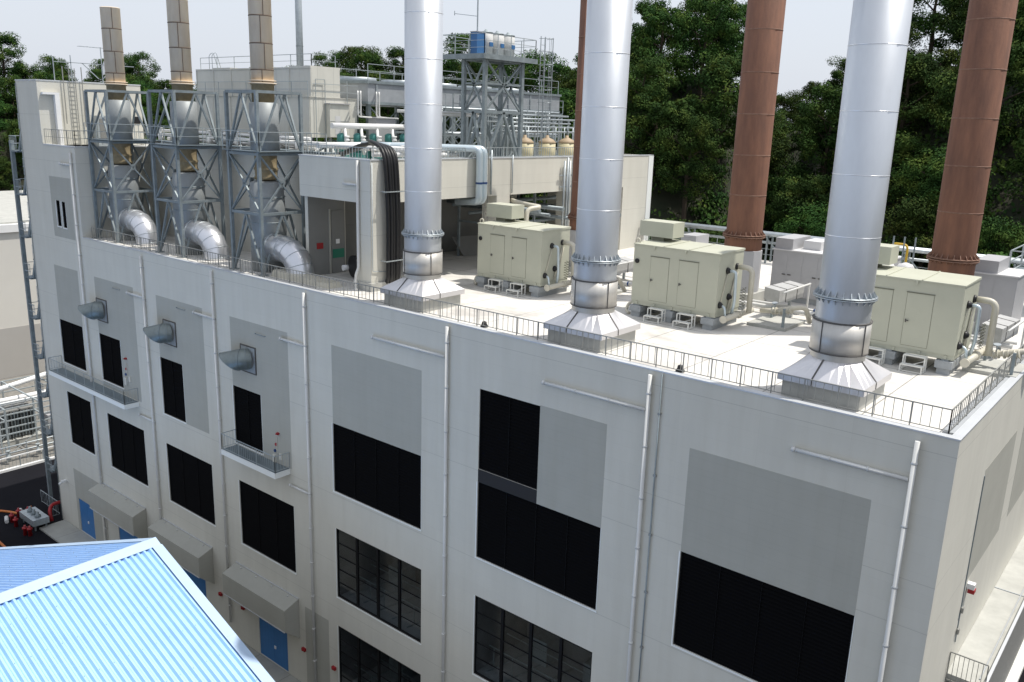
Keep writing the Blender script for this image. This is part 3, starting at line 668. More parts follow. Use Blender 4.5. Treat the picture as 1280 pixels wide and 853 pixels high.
metal_stack(-14.3, 2.08, 'middle silver metal stack, standing between the two full-view sage enclosures')
metal_stack(-24.1, 2.08, 'silver metal stack farthest from the right roof corner, beside the black cable bundle')

# ------------------------------------------------------------------ brown stacks
def brown_stack(cx, cy, label):
    r = thing('rusty_stack', label, 'chimney', (cx, cy, -.12), 'rust brown stacks')
    mb = MB(); mb.box(cx - 1.1, cx + 1.1, cy - 1.1, cy + 1.1, -.12, .45); mb.build('plinth', 'conc', r)
    mb = MB(); mb.lathe((cx, cy, .45), (0, 0, 1), [(0, .99), (2.1, .99), (2.12, .9)], 12, True, False); mb.build('base_casing', 'grey_enc', r)
    mb = MB(); mb.lathe((cx, cy, 2.55), (0, 0, 1), [(0, .9), (.02, .93), (.72, .93)], 40, False); mb.build('lower_shaft', 'rust', r)
    mb = MB()
    for zz in (3.2, 3.29): mb.lathe((cx, cy, zz), (0, 0, 1), [(0, .88), (0, 1.06), (.04, 1.06), (.04, .88)], 40, False)
    fl = mb.build('flange', 'rust_edge', r)
    mb = MB()
    for k in range(24):
        a = 2 * PI * k / 24; c, s = math.cos(a), math.sin(a); t = Vector((-s, c, 0)) * .014
        for zz, h in ((3.33, .22), (3.2, -.18)):
            A = Vector((cx + c * .87, cy + s * .87, zz)); B = Vector((cx + c * 1.05, cy + s * 1.05, zz)); D = Vector((cx + c * .87, cy + s * .87, zz + h)); mb.hexa([A - t, B - t, D - t], [A + t, B + t, D + t])
    mb.build('gusset', 'rust_edge', r, fl)
    mb = MB(); mb.lathe((cx, cy, 3.32), (0, 0, 1), [(0, .89), (21, .89), (21, .84), (20.8, .84)], 48, False); sh = mb.build('shaft', 'rust', r)
    mb = MB()
    for k in range(1, 11): mb.lathe((cx, cy, 3.32 + k * 1.95), (0, 0, 1), [(0, .891), (.012, .903), (.045, .903), (.057, .891)], 48, False)
    mb.build('joint_band', 'rust_edge', r, sh)
brown_stack(-4.15, 14.9, 'rust brown stack at the far right, behind the nearest sage enclosure')
brown_stack(-13.95, 14.9, 'rust brown stack behind the middle sage enclosure')
b1 = brown_stack(-23.75, 14.9, 'rust brown stack half hidden behind the middle silver stack')
# finial hook on the stack that stops short of the frame: a small lifting davit
for o_ in [o_ for o_ in bpy.data.objects if o_.name.startswith('rusty_stack') and abs(o_.location[0] + 23.75) < .01]:
    for ch in list(o_.children):
        if ch.name.split('.')[0] == 'shaft':
            for c2 in list(ch.children): bpy.data.objects.remove(c2)
            bpy.data.objects.remove(ch)
    r = o_
    mb = MB(); mb.lathe((-23.75, 14.9, 3.32), (0, 0, 1), [(0, .89), (11.9, .89), (11.9, .84), (11.6, .84)], 48, False); sh = mb.build('shaft', 'rust', r)
    mb = MB()
    for k in range(1, 6): mb.lathe((-23.75, 14.9, 3.32 + k * 1.95), (0, 0, 1), [(0, .891), (.012, .903), (.045, .903), (.057, .891)], 48, False)
    mb.build('joint_band', 'rust_edge', r, sh)
    mb = MB(); mb.bar((-24.5, 14.6, 15.0), (-24.8, 14.4, 15.7), .07); mb.bar((-24.8, 14.4, 15.7), (-24.45, 14.6, 15.9), .05); mb.build('bracket', 'galv', r)

# ------------------------------------------------------------------ tan stacks in lattice towers
def tan_stack(x1, label, seed, tip):
    """x1: x of the front right post"""
    x0 = x1 - 2.8; y0, y1 = .95, 3.75; cx, cy = x1 - 1.4, 2.35; Z = (-.12, 3.2, 6.4, 9.62)
    r = thing('lattice_stack_tower', label, 'chimney tower', (cx, cy, -.12), 'tan stacks in grey lattice towers')
    for (x, y) in ((x0, y0), (x1, y0), (x1, y1), (x0, y1)):
        mb = MB(); mb.box(x - .085, x + .085, y - .085, y + .085, Z[0], Z[3]); mb.box(x - .2, x + .2, y - .2, y + .2, Z[0], Z[0] + .06); mb.build('post', 'galv_dull', r)
    C = [(x0, y0), (x1, y0), (x1, y1), (x0, y1)]
    for q in range(4):
        (ax, ay), (bx, by) = C[q], C[(q + 1) % 4]; mx_, my = (ax + bx) / 2, (ay + by) / 2
        mb = MB()
        for z in Z[1:]: mb.bar((ax, ay, z), (bx, by, z), .12, .15)
        mb.build('ring_beam', 'galv_dull', r)
        mb = MB()
        for z0, z1 in ((Z[2], Z[3]), (Z[0], Z[1])):
            mb.bar((mx_, my, z1), (ax, ay, z0), .11, .09); mb.bar((mx_, my, z1), (bx, by, z0), .11, .09)
        mb.bar((ax, ay, Z[1]), (bx, by, Z[2]), .09, .08); mb.bar((bx, by, Z[1]), (ax, ay, Z[2]), .09, .08)
        mb.box(mx_ - .16, mx_ + .16, my - .03, my + .03, 4.62, 4.98) if q % 2 == 0 else mb.box(mx_ - .03, mx_ + .03, my - .16, my + .16, 4.62, 4.98)
        mb.build('brace', 'galv_dull', r)
    mb = MB()
    for k in range(4):
        ax, ay, bx, by = ((x0 - .35, y0 - .2, x1 + .35, y0 + .35), (x0 - .35, y1 - .35, x1 + .35, y1 + .5), (x0 - .35, y0 + .35, x0 + .35, y1 - .35), (x1 - .35, y0 + .35, x1 + .35, y1 - .35))[k]
        mb.box(ax, bx, ay, by, 6.52, 6.56)
    pl = mb.build('platform', 'grating', r)
    railing(r, [(x0 - .3, y0 - .15, 6.56), (x1 + .3, y0 - .15, 6.56), (x1 + .3, y1 + .45, 6.56)], h=1.0, post=1.6, bal=0, m='rail_pale', rails=[.5], parent=pl)
    # ducting inside
    mb = MB(); mb.lathe((cx, cy, -.1), (0, 0, 1), [(0, 1.0), (3.3, .98), (4.9, .9), (5.0, .62)], 32); lo = mb.build('lower_duct', 'silver', r)
    mb = MB()
    for z in (1.2, 2.6, 4.0): mb.lathe((cx, cy, z), (0, 0, 1), [(0, .985), (.02, 1.0), (.05, 1.0), (.07, .98)], 32, False)
    mb.build('duct_band', 'galv_dull', r, lo)
    mb = MB(); mb.lathe((cx, cy, 4.95), (0, 0, 1), [(0, .60), (.1, .68), (.2, .60), (.5, .62), (.6, .68), (.7, .60), (1.45, .62), (1.5, .66)], 28); mb.build('bellows', 'tan_dark', r)
    mb = MB(); mb.lathe((cx, cy, 6.5), (0, 0, 1), [(0, .6), (.02, .78), (2.55, .78), (2.6, .62)], 32); mb.build('silencer', 'silver', r)
    mb = MB(); mb.lathe((cx, cy, 9.1), (0, 0, 1), [(0, .60), (.9, .60), (.92, .66), (1.0, .66)], 32); mb.build('neck', 'tan_dark', r)
    mb = MB(); mb.lathe((cx, cy, 10.1), (0, 0, 1), [(0, .60), (4.7, .60), (4.72, .62), (4.76, .55), (4.6, .5)], 40); st = mb.build('flue', 'tan', r)
    mb = MB()
    for z in (11.3, 12.75, 14.2) if False else (10.75, 12.1, 13.5): mb.lathe((cx, cy, z), (0, 0, 1), [(0, .602), (.01, .615), (.05, .615), (.06, .602)], 40, False)
    rnd = random.Random(seed)
    for j, (za, zb) in enumerate(((10.15, 10.75), (10.78, 12.1), (12.13, 13.5), (13.53, 14.8))):
        a = -.62 + (j % 2) * .28; p = Vector((cx + math.cos(a) * .604, cy + math.sin(a) * .604, 0)); mb.bar((p.x, p.y, za), (p.x, p.y, zb), .035, .03)
    mb.build('stain_seam', 'tan_seam', r, st)
    mb = MB(); mb.lathe((cx, cy, 10.06), (0, 0, 1), [(0, .6), (.0, .74), (.06, .74), (.06, .6)], 32, False); mb.lathe((cx, cy, 10.2), (0, 0, 1), [(0, .6), (.0, .72), (.05, .72), (.05, .6)], 32, False); mb.build('flange', 'tan', r, st)
    # elbow duct
    mb = MB(); R_ = .74; pts = []; ex, ez = cx + 1.85, 1.28
    segs = [Vector((cx + .6, cy - .25, ez)), Vector((ex, cy - .25, ez))]
    for k in range(1, 5): a = k / 4 * PI / 2; segs.append(Vector((ex + math.sin(a) * 1.35, cy - .25, ez - (1 - math.cos(a)) * 1.35)))
    segs.append(Vector((ex + 1.35, cy - .25, -.12)))
    i = 0
    mb.tube(segs, R_, 28); eb = mb.build('elbow_duct', 'elbow', r)
    for p in eb.data.polygons: p.use_smooth = True
    mb = MB()
    for k in range(1, len(segs) - 1):
        d = (segs[k + 1] - segs[k - 1]).normalized(); mb.lathe(segs[k] - d * .02, d, [(0, R_ + .002), (.01, R_ + .016), (.03, R_ + .016), (.04, R_ + .002)], 28, False)
    mb.lathe(segs[1] - Vector((.9, 0, 0)), (1, 0, 0), [(0, R_), (0, R_ + .08), (.05, R_ + .08), (.05, R_)], 28, False)
    mb.build('elbow_seam', 'galv', r, eb)
tan_stack(-35.35, 'tan stack in the lattice tower nearest the covered bay', 1, 0)
tan_stack(-43.55, 'middle tan stack of three in grey lattice towers', 2, 0)
tan_stack(-51.75, 'leftmost tan stack in its lattice tower, its open top in full view', 3, 1)
# link walkway between the towers
wl = thing('link_walkway', 'grey steel walkway with railing running behind the three lattice towers', 'walkway', (-44, 4.6, 6.43))
mb = MB(); mb.box(-54.6, -33.9, 4.3, 5.1, 6.475, 6.52); mb.build('deck', 'grating', wl)
railing(wl, [(-54.5, 4.36, 6.52), (-33.95, 4.36, 6.52)], h=1.0, post=1.7, bal=0, m='rail_pale', rails=[.5])

# ------------------------------------------------------------------ sage enclosures with pipework
def enclosure(x0, label, boxlabel=None):
    x1 = x0 + 4.28; y0, y1 = 7.62, 10.0; z0, z1 = .62, 3.28
    r = thing('machine_enclosure', label, 'enclosure', (x0 + 2.1, 8.8, -.12), 'pale sage machine enclosures')
    mb = MB(); mb.box(x0, x1, y0, y1, z0, z1 - .07); mb.build('casing', 'beige', r)
    mb = MB(); mb.hexa([(x0 - .03, y0 - .03, z1 - .069), (x1 + .03, y0 - .03, z1 - .069), (x1 + .03, y1 + .03, z1 - .069), (x0 - .03, y1 + .03, z1 - .069)],
                       [(x0 - .03, y0 - .03, z1 - .02), (x1 + .03, y0 - .03, z1 - .02), (x1 + .03, y1 + .03, z1 + .03), (x0 - .03, y1 + .03, z1 + .03)]); lid = mb.build('lid', 'beige', r)
    mb = MB()
    for fx in (.36, .66): mb.bar((x0 + 4.28 * fx, y0 - .02, z1 - .005), (x0 + 4.28 * fx, y1 + .02, z1 + .045), .05, .03)
    for fx in (.25, .62): mb.box(x0 + 4.28 * fx - .04, x0 + 4.28 * fx + .04, y0 - .075, y0 - .032, z1 - .2, z1 - .05)
    mb.build('lid_seam', 'beige', r, lid)
    mb = MB(); mb.box(x0 + .02, x1 - .02, y0 + .03, y1 - .03, .44, .618)
    for k in range(5): xx = x0 + .3 + k * .92; mb.box(xx - .05, xx + .05, y0 - .01, y0 + .029, .46, .6)
    mb.build('skid', 'beige', r)
    for fx in (.215, .555):
        a = x0 + 4.28 * fx; w = .93; mb = MB(); mb.box(a, a + w, y0 - .014, y0 - .001, z0 + .12, z0 + 2.12); d = mb.build('door', 'beige', r)
        mb = MB(); mb.box(a - .014, a - .001, y0 - .008, y0 - .001, z0 + .12, z0 + 2.12); mb.box(a + w + .001, a + w + .012, y0 - .008, y0 - .001, z0 + .12, z0 + 2.12); mb.box(a - .03, a + w + .03, y0 - .03, y0 - .001, z0 + 2.13, z0 + 2.16); mb.box(a, a + w, y0 - .008, y0 - .001, z0 + .105, z0 + .118)
        mb.build('door_gap', 'beige_line', r, d)
        mb = MB(); mb.box(a + .05, a + .08, y0 - .06, y0 - .015, z0 + 1.0, z0 + 1.12); mb.box(a + .05, a + .17, y0 - .07, y0 - .05, z0 + 1.05, z0 + 1.09); mb.build('handle', 'seam_dark', r, d)
    mb = MB(); mb.lathe((x0 + .2, y0 - .001, z0 + 1.85), (0, -1, 0), [(0, .11), (.05, .11), (.07, .05)], 12); mb.build('cable_gland', 'black', r)
    # sleepers
    for fx in (.07, .46, .93):
        a = x0 + 4.28 * fx; mb = MB(); mb.box(a - .3, a + .3, y0 - .12, y1 + .1, .12, .40); mb.box(a - .22, a + .22, y0 - .05, y1 + .05, -.12, .118); mb.box(a - .12, a + .12, y0 + .02, y1 - .02, .401, .44); mb.build('sleeper_block', 'block', r)
    for fx in (.215 + .05, .555 + .06):
        a = x0 + 4.28 * fx; st = MB(); w = .78
        for yy, zz in ((y0 - .22, .44), (y0 - .55, .14)): st.box(a, a + w, yy - .14, yy + .14, zz - .02, zz + .02)
        for xx in (a + .015, a + w - .015):
            st.bar((xx, y0 - .1, -.12), (xx, y0 - .1, .44), .045); st.bar((xx, y0 - .37, -.12), (xx, y0 - .37, .44), .045); st.bar((xx, y0 - .68, -.12), (xx, y0 - .68, .14), .045); st.bar((xx, y0 - .68, -.09), (xx, y0 - .1, -.09), .04)
        st.bar((a, y0 - .68, -.08), (a + w, y0 - .68, -.08), .03); st.bar((a, y0 - .37, -.05), (a + w, y0 - .1, .3), .03)
        st.build('step_stool', 'white_step', r)
    # +x end: glands, curved pipes, braces, coil, bottom header
    mb = MB()
    for yy, zz in ((9.35, 2.55), (8.45, 2.45), (8.75, 1.25), (7.95, .98)): mb.lathe((x1, yy, zz), (1, 0, 0), [(0, .15), (.05, .15), (.16, .07)], 12)
    mb.build('cable_gland', 'black', r)
    mb = MB(); mb.tube([(x1 + .12, 9.35, 2.55), (x1 + .78, 9.35, 2.55), (x1 + .78, 9.35, .55)], .12, 12, .35, 6); mb.build('elbow_pipe', 'beige_pipe', r)
    mb = MB(); mb.tube([(x1 + .12, 8.45, 2.45), (x1 + .42, 8.45, 2.45), (x1 + .42, 8.55, 1.1), (x1 + .3, 8.6, .5)], .065, 10, .22, 5); mb.tube([(x1 + .12, 7.95, .98), (x1 + .3, 7.9, .9), (x1 + .36, 7.9, .45)], .05, 8, .1); mb.build('small_pipe', 'ltblue', r)
    mb = MB(); mb.cyl((x1 + .36, 7.75, .42), (x1 + .5, 10.3, .5), .13, 14); mb.lathe((x1 + .36, 7.7, .42), (.05, 1, .03), [(0, .17), (.06, .17)], 14); mb.lathe((x1 + .44, 9.0, .46), (.05, 1, .03), [(0, .17), (.12, .17)], 14); mb.build('bottom_header', 'beige_pipe', r)
    mb = MB(); mb.cyl((x1 + .05, 8.45, 2.4), (x1 + .05, 7.95, 1.05), .02, 6); mb.cyl((x1 + .05, 9.3, 2.3), (x1 + .05, 8.7, .7), .045, 6); mb.cyl((x1 + .05, 9.45, 2.3), (x1 + .05, 8.95, .7), .02, 6); mb.build('tie_rod', 'beige_pipe', r)
    mb = MB()
    for c0 in (9.05, 9.3):
        pts = [Vector((x1 + .5 + .07 * math.cos(k * .9), c0 + .09 * math.sin(k * .9), .75 + k * .018)) for k in range(52)]; mb.tube(pts, .012, 5)
    mb.build('coiled_lead', 'beige_line', r)
    mb = MB(); mb.tube([(x0 + .1, y0 + .3, 3.2), (x0 + .1, y0 + .3, 3.45), (x0 - .12, y0 + .3, 3.45), (x0 - .12, y0 + .3, .5)], .035, 8, .1); mb.tube([(x0 - .05, 8.0, .5), (x0 - .3, 7.9, .35), (x0 - .35, 7.8, 0), (x0 - .1, 7.7, -.05)], .07, 8, .15); mb.build('vent_pipe', 'beige_pipe', r)
    # air box above the rear
    mb = MB(); mb.box(x0 + .05 - .7 + .1, x0 + 1.22, 8.9, 9.95, 3.48, 4.18); bx_ = mb.build('air_box', 'beige', r)
    mb = MB(); mb.box(x0 + .05, x0 + .7, 9.0, 9.8, 3.28, 3.478); mb.build('duct_neck', 'beige_line', r, bx_)
    return r
enclosure(-25.58, 'sage enclosure farthest from the roof corner, in front of the covered bay')
enclosure(-15.92, 'middle sage enclosure, with a clear view of both doors, between two silver stacks')
enclosure(-6.3, 'sage enclosure closest to the right roof railing, partly behind the nearest silver stack')
# pads and supports with valve pipework right of each enclosure
def pipe_stand(x, y, label, g_='valve pipe assemblies beside the enclosures'):
    r = thing('valve_pipework', label, 'pipework', (x, y, -.12), g_)
    mb = MB(); mb.box(x - .7, x + 1.1, y - .9, y + 1.4, -.119, .02); mb.build('base_slab', 'conc', r)
    mb = MB(); mb.bar((x + .9, y - .7, .02), (x + .9, y - .7, .85), .1); mb.bar((x - .3, y + .9, .02), (x - .3, y + .9, .55), .1); mb.build('support_post', 'green' if False else 'galv_dull', r)
    mb = MB(); mb.tube([(x - .55, y + .2, .42), (x + .25, y, .55), (x + .7, y - .1, .72), (x + 1.5, y + .2, .9), (x + 1.5, y + .9, .1)], .11, 12, .3, 6); mb.build('curved_pipe', 'beige_pipe', r)
    mb = MB()
    for t in (0.1, .45, .8): mb.lathe((x + t, y - t * .1, .5 + t * .2), (1, -.12, .25), [(0, .17), (.05, .17), (.05, .12), (.16, .12), (.16, .17), (.2, .17)], 14)
    mb.build('valve_body', 'beige_pipe', r)
    mb = MB(); mb.lathe((x + .2, y - .05, .62), (0, -.2, 1), [(0, .03), (.3, .03)], 8); mb.lathe((x + .2, y - .12, .92), (0, -.2, 1), [(0, .13), (.03, .13)], 14); mb.build('hand_wheel', 'galv', r)
    return r
pipe_stand(-20.2, 10.6, 'cream valve pipework right of the farthest sage enclosure')
pipe_stand(-10.4, 10.7, 'cream valve pipework on its slab right of the middle sage enclosure')
pipe_stand(-1.75 + .55, 9.6, 'cream valve pipework between the closest sage enclosure and the side railing')
# insulated ducts with straps
def strap_duct(x, y, label):
    r = thing('insulated_duct', label, 'duct', (x, y, -.12), 'white insulated ducts')
    A = [(x, y, .75), (x + .75, y, .65), (x + .75, y, 1.25), (x, y, 1.35)]; B = [(p[0] + .15, y + 2.6, p[2]) for p in A]
    mb = MB(); mb.hexa(A, B); mb.build('jacket', 'jacket', r)
    mb = MB()
    for t in (.25, .7):
        y_ = y + 2.6 * t; d = .15 * t; mb.hexa([(x - .01 + d, y_, .74), (x + .76 + d, y_, .64), (x + .76 + d, y_, 1.262), (x - .01 + d, y_, 1.362)], [(x - .01 + d, y_ + .07, .74), (x + .76 + d, y_ + .07, .64), (x + .76 + d, y_ + .07, 1.262), (x - .01 + d, y_ + .07, 1.362)])
    mb.build('strap', 'seam_dark', r)
    mb = MB()
    for t in (.15, .85): mb.bar((x + .4, y + 2.6 * t, -.12), (x + .4, y + 2.6 * t, .68), .12)
    mb.build('leg', 'galv', r)
    mb = MB(); mb.cyl((x + .95, y - .1, 1.2), (x + 1.1, y + 2.8, 1.3), .05, 8); mb.bar((x + 1.1, y + 2.7, -.12), (x + 1.1, y + 2.7, 1.28), .07); mb.build('side_rail', 'pipe_white', r)
strap_duct(-20.9, 12.0, 'white strapped duct behind the farthest sage enclosure')
strap_duct(-11.3, 11.9, 'white strapped duct behind the middle sage enclosure')
strap_duct(-1.9, 11.0, 'white strapped duct behind the closest sage enclosure')
# grey enclosures in the rear row
def grey_cab(x0, x1, y0, y1, z1, label):
    r = thing('grey_cabinet', label, 'cabinet', ((x0 + x1) / 2, (y0 + y1) / 2, -.12), 'grey cabinets in the rear row')
    mb = MB(); mb.box(x0 + .1, x1 - .1, y0 + .08, y1 - .1, -.12, .18); mb.build('plinth', 'block', r)
    mb = MB(); mb.box(x0, x1, y0, y1, .181, z1 - .06); mb.build('casing', 'grey_enc', r)
    mb = MB(); mb.box(x0 - .05, x1 + .05, y0 - .05, y1 + .05, z1 - .059, z1); mb.build('lid', 'grey_enc_top', r)
    n = max(1, round((x1 - x0) / .85))
    for k in range(n):
        a = x0 + (x1 - x0) * k / n + .03; b = x0 + (x1 - x0) * (k + 1) / n - .03; mb = MB(); mb.box(a, b, y0 - .012, y0 - .001, .3, z1 - .25); d = mb.build('door', 'grey_enc', r)
        s = b - .2 if k % 2 == 0 else a + .04; mb = MB(); mb.box(s, s + .17, y0 - .05, y0 - .013, 1.25, 1.30); mb.build('handle', 'seam_dark', r, d)
    mb = MB(); mb.box(x0 + .02, x0 + .95, y0 + .1, y1 - .15, z1 + .001, z1 + .55); mb.build('vent_cowl', 'grey_enc', r)
    if x1 - x0 > 2.5:
        mb = MB(); mb.box(x0 + 1.2, x0 + 2.1, y0 + .9, y1 - .15, z1 + .001, z1 + .45); mb.lathe((x0 + 2.9, y0 + .3, z1 + .08), (0, 1, 0), [(0, .3), (1.3, .3)], 16); mb.build('vent_cowl', 'grey_enc_top', r)
grey_cab(-13.0, -7.4, 16.6, 19.2, 2.55, 'wide grey cabinet with several doors, right of the middle rusty stack')
grey_cab(-3.55, -1.75, 16.4, 19.0, 2.6, 'narrow grey cabinet with rooftop cowl, right of the far right rusty stack')
grey_cab(-18.6, -16.2, 16.8, 18.6, 2.1, 'small grey cabinet left of the middle rusty stack')
# tall thin vertical pipes and bottles between the enclosures
for i, (x, y) in enumerate(((-18.0, 13.4), (-8.3, 13.2))):
    r = thing('gas_skid', ['skid of pale bottles and pipes behind the middle silver stack', 'skid of pale bottles and pipes behind the nearest silver stack'][i], 'pipe skid', (x, y, -.12), 'bottle skids behind the enclosures')
    mb = MB(); mb.box(x - .9, x + .9, y - .5, y + .5, -.119, .08); mb.build('base', 'conc', r)
    for k in range(2):
        mb = MB(); mb.lathe((x - .35 + k * .55, y + .1, .08), (0, 0, 1), [(0, .22), (1.5, .22), (1.68, .15), (1.75, .05)], 16); mb.build('bottle', 'pipe_white', r)
    mb = MB(); mb.cyl((x - .75, y - .2, .08), (x - .75, y - .2, 2.6), .09, 10); mb.tube([(x - .75, y - .2, 2.5), (x + .2, y - .2, 2.6), (x + .2, y - .2, 3.1), (x - .2, y - .2, 3.1)], .09, 10, .2); mb.build('riser', 'beige_pipe', r)
    mb = MB()
    for k in range(4): mb.cyl((x + .45 + k * .1, y - .35 + .15 * (k % 2), .08), (x + .45 + k * .1, y - .35 + .15 * (k % 2), 1.2 + .25 * (k % 3)), .03, 6)
    for zz in (.5, .95): mb.box(x + .35, x + .9, y - .4, y - .32, zz, zz + .16)
    mb.build('small_pipes', 'galv_dull', r)
# roof pipes running the length
for i, (y, z, rr_, m_, lb) in enumerate(((12.9, .16, .11, 'pipe_white', 'thick white pipe run on low blocks across the roof'), (13.9, .12, .07, 'pipe_white', 'thin white pipe run next to the thick one across the roof'), (15.9 + .7, .2, .10, 'galv', 'grey pipe run on low blocks just in front of the rear cabinets'))):
    r = thing('roof_pipe', lb, 'pipe', (-14, y, -.12))
    segs = [(-27.5, -1.0)] if i < 2 else [(-27.5, -18.8), (-16, -14.9), (-8.4, -5.3)]
    mb = MB(); sp = MB()
    for a, b in segs:
        mb.cyl((a, y, z + .06), (b, y, z + .06), rr_, 12); x = a + .3
        while x < b: sp.box(x - .12, x + .12, y - .2, y + .2, -.119, z + .06 - rr_ - .001); x += 2.4
    p = mb.build('pipe', m_, r); sp.build('support_block', 'block', r)
    mb = MB()
    for x in (-19.4, -9.6): mb.lathe((x, y, z + .06), (1, 0, 0), [(0, rr_ + .012), (.09, rr_ + .012)], 12, False)
    mb.build('blue_ring', 'blue_band', r, p)
# rear pipe rack with handrails along the back edge
r = thing('pipe_rack', 'long raised rack of pale pipes with handrails along the rear roof edge', 'pipe rack', (-15, 28.6, -.12))
mb = MB()
for (y, z, rad) in ((28.3, 1.78, .13), (28.65, 1.80, .10), (28.95, 1.78, .13), (28.4, 1.25, .07)): mb.cyl((-27.9, y, z), (-.3, y, z), rad, 12)
mb.build('pipes', 'galv', r)
mb = MB()
for k in range(10):
    x = -27 + k * 2.9; mb.bar((x, 28.2, -.12), (x, 28.2, 1.62), .1); mb.bar((x, 29.05, -.12), (x, 29.05, 1.62), .1); mb.bar((x, 28.05, 1.6), (x, 29.2, 1.6), .1); mb.bar((x + .9, 28.2, .6), (x, 28.2, 1.5), .06)
mb.build('trestle', 'galv_dull', r)
mb = MB()
for k in range(5): x = -25.5 + k * 5.8; mb.lathe((x, 28.65, 1.80), (1, 0, 0), [(0, .14), (.05, .14)], 12)
mb.build('joint_collar', 'white', r)
r = thing('rear_railing', 'pale grey two-rail fence along the rear roof edge behind the pipe rack', 'railing', (-14, 29.3, -.12))
railing(r, [(-27.9, 29.28, -.1), (-.42, 29.28, -.1)], h=1.15, post=1.8, bal=0, m='rail_pale', rails=[.4, .78])
r = thing('rear_stair_frame', 'pale green grey steel stair frame at the rear right roof corner', 'stair', (-1.6, 24.5, -.12))
mb = MB()
for x in (-3.2, -1.4):
    for y in (22.6, 26.0): mb.bar((x, y, -.12), (x, y, 3.0), .09)
for z in (1.9, 2.45, 3.0): mb.bar((-3.2, 22.6, z), (-1.4, 22.6, z), .05); mb.bar((-1.4, 22.6, z), (-1.4, 26, z), .05); mb.bar((-3.2, 22.6, z), (-3.2, 26, z), .05); mb.bar((-3.2, 26, z), (-1.4, 26, z), .05)
mb.bar((-3.2, 22.6, 1.8), (-4.6, 22.6, .4), .09)
mb.build('frame', 'rail_pale', r)
mb = MB(); mb.box(-3.2, -1.4, 22.6, 26.0, 1.78, 1.84); mb.build('landing', 'grating', r)
r = thing('yellow_handrail_gate', 'small yellow tubular gate among the rear roof pipes', 'gate', (-8.4, 19.9, -.12))
mb = MB(); mb.tube([(-8.3, 20.4, -.12), (-8.3, 20.4, 3.0), (-7.5, 20.4, 3.0), (-7.5, 20.4, -.12)], .06, 8, .25); mb.cyl((-8.3, 20.4, 1.6), (-7.5, 20.4, 1.6), .04, 8); mb.build('hoop', 'yellow', r)
r = thing('valve_pair', 'two silver rounded valve domes behind the closest sage enclosure', 'valve', (-6.9, 15.2, -.12))
mb = MB()
for x, y in ((-6.9, 15.0), (-6.2, 15.5)): mb.lathe((x, y, -.12), (0, 0, 1), [(0, .1), (2.3, .1), (2.35, .4), (2.62, .42), (2.8, .3), (2.88, .05)], 16)
mb.build('valve', 'grey_enc_top', r)
mb = MB()
for k in range(3): mb.bar((-6.9 + .45 * k, 15.6 + .1 * k, -.12), (-6.9 + .45 * k, 15.6 + .1 * k, 3.9), .06)
mb.build('frame', 'galv_dull', r)

# ------------------------------------------------------------------ covered bay and upper block fittings
r = thing('cable_bundle', 'bundle of thick black hoses hanging over the wall beside the farthest silver stack', 'hose', (-27.7, 3.6, 0))
for k in range(5):
    y = 3.12 + k * .19; mb = MB(); e = .03 * (k % 2)
    mb.tube([(-36 + k * .6, 5.6 - k * .1, 6.2), (-33, 5.3 - k * .12, 6.6), (-31.0, 4.9 - k * .1, 7.15), (-29.2, y + .25, 7.35 - .05 * k), (-27.9 + e, y, 6.95), (-27.78 + e, y + .03, 5.6), (-27.74 + e, y + .1, 3.5), (-27.8 + e, y + .12, .35), (-28.3, y + .3, .1)], .098, 10, 1.0, 5)
    mb.build('hose', 'black', r)
mb = MB()
for z in (1.4, 4.9): mb.bar((-28.05, 3.0, z), (-27.6, 3.0, z), .05); mb.bar((-27.62, 2.95, z), (-27.62, 4.2, z), .05)
mb.build('bracket', 'galv', r)
for i, y in enumerate((10.02, 10.42)):
    mb = MB(); o_ = .06 * i
    mb.tube([(-33.0 + i, 6.0 + y - 10, 7.0), (-31.6, 7.2 + y - 10, 6.98), (-27.72, y, 6.98), (-27.72, y, 4.05), (-29.5, y + .1, 3.95)], .19, 16, .38, 6)
    o_ = thing('insulated_pipe', ['pale blue insulated pipe dropping over the wall, the left one of the pair', 'pale blue insulated pipe dropping over the wall, the right one of the pair'][i], 'pipe', (-27.72, y, 4), 'pair of pale blue insulated pipes')
    p = mb.build('pipe', 'ltblue', o_)
    mb = MB(); mb.lathe((-27.72, y, 5.05), (0, 0, 1), [(0, .2), (.11, .2)], 16, False); mb.build('band', 'blue_band', o_, p)
r = thing('wall_ladder', 'narrow steel ladder on the wall right of the pale blue pipes', 'ladder', (-28, 10.9, 3))
mb = MB()
for y in (10.78, 11.08): mb.bar((-27.98, y, 2.6), (-27.98, y, 7.4), .035)
for k in range(15): mb.bar((-27.98, 10.78, 2.8 + k * .3), (-27.98, 11.08, 2.8 + k * .3), .022)
mb.build('ladder', 'rail', r)
r = thing('wall_pipe_cluster', 'cluster of pale vertical pipes on the wall beside the half hidden rusty stack', 'pipework', (-27.9, 19, 2))
mb = MB()
for k in range(4): mb.cyl((-27.9 + .04 * (k % 2), 18.3 + k * .28, 1.6), (-27.9 + .04 * (k % 2), 18.3 + k * .28, 6.2 + .2 * (k % 2)), .07, 8)
for z in (4.6, 5.3): mb.bar((-27.95, 17.9, z), (-27.95, 19.4, z), .08)
mb.build('pipes', 'galv', r)
r = thing('bay_pipework', 'mass of grey pipes and supports seen inside the open rear bay', 'pipework', (-31, 17, -.1))
mb = MB()
for (y, z, rad) in ((15, 3.3, .14), (16, 3.0, .10), (17.4, 3.3, .14), (18.6, 2.6, .12), (22, 2.9, .12), (24, 2.5, .14)): mb.cyl((-34.9, y, z), (-27.2, y, z), rad, 10)
for (x, z) in ((-30.5, 3.6), (-31.6, 2.9), (-33, 3.3), (-29.7, 2.3)): mb.cyl((x, 13.5, z), (x, 28.5, z), .11, 10)
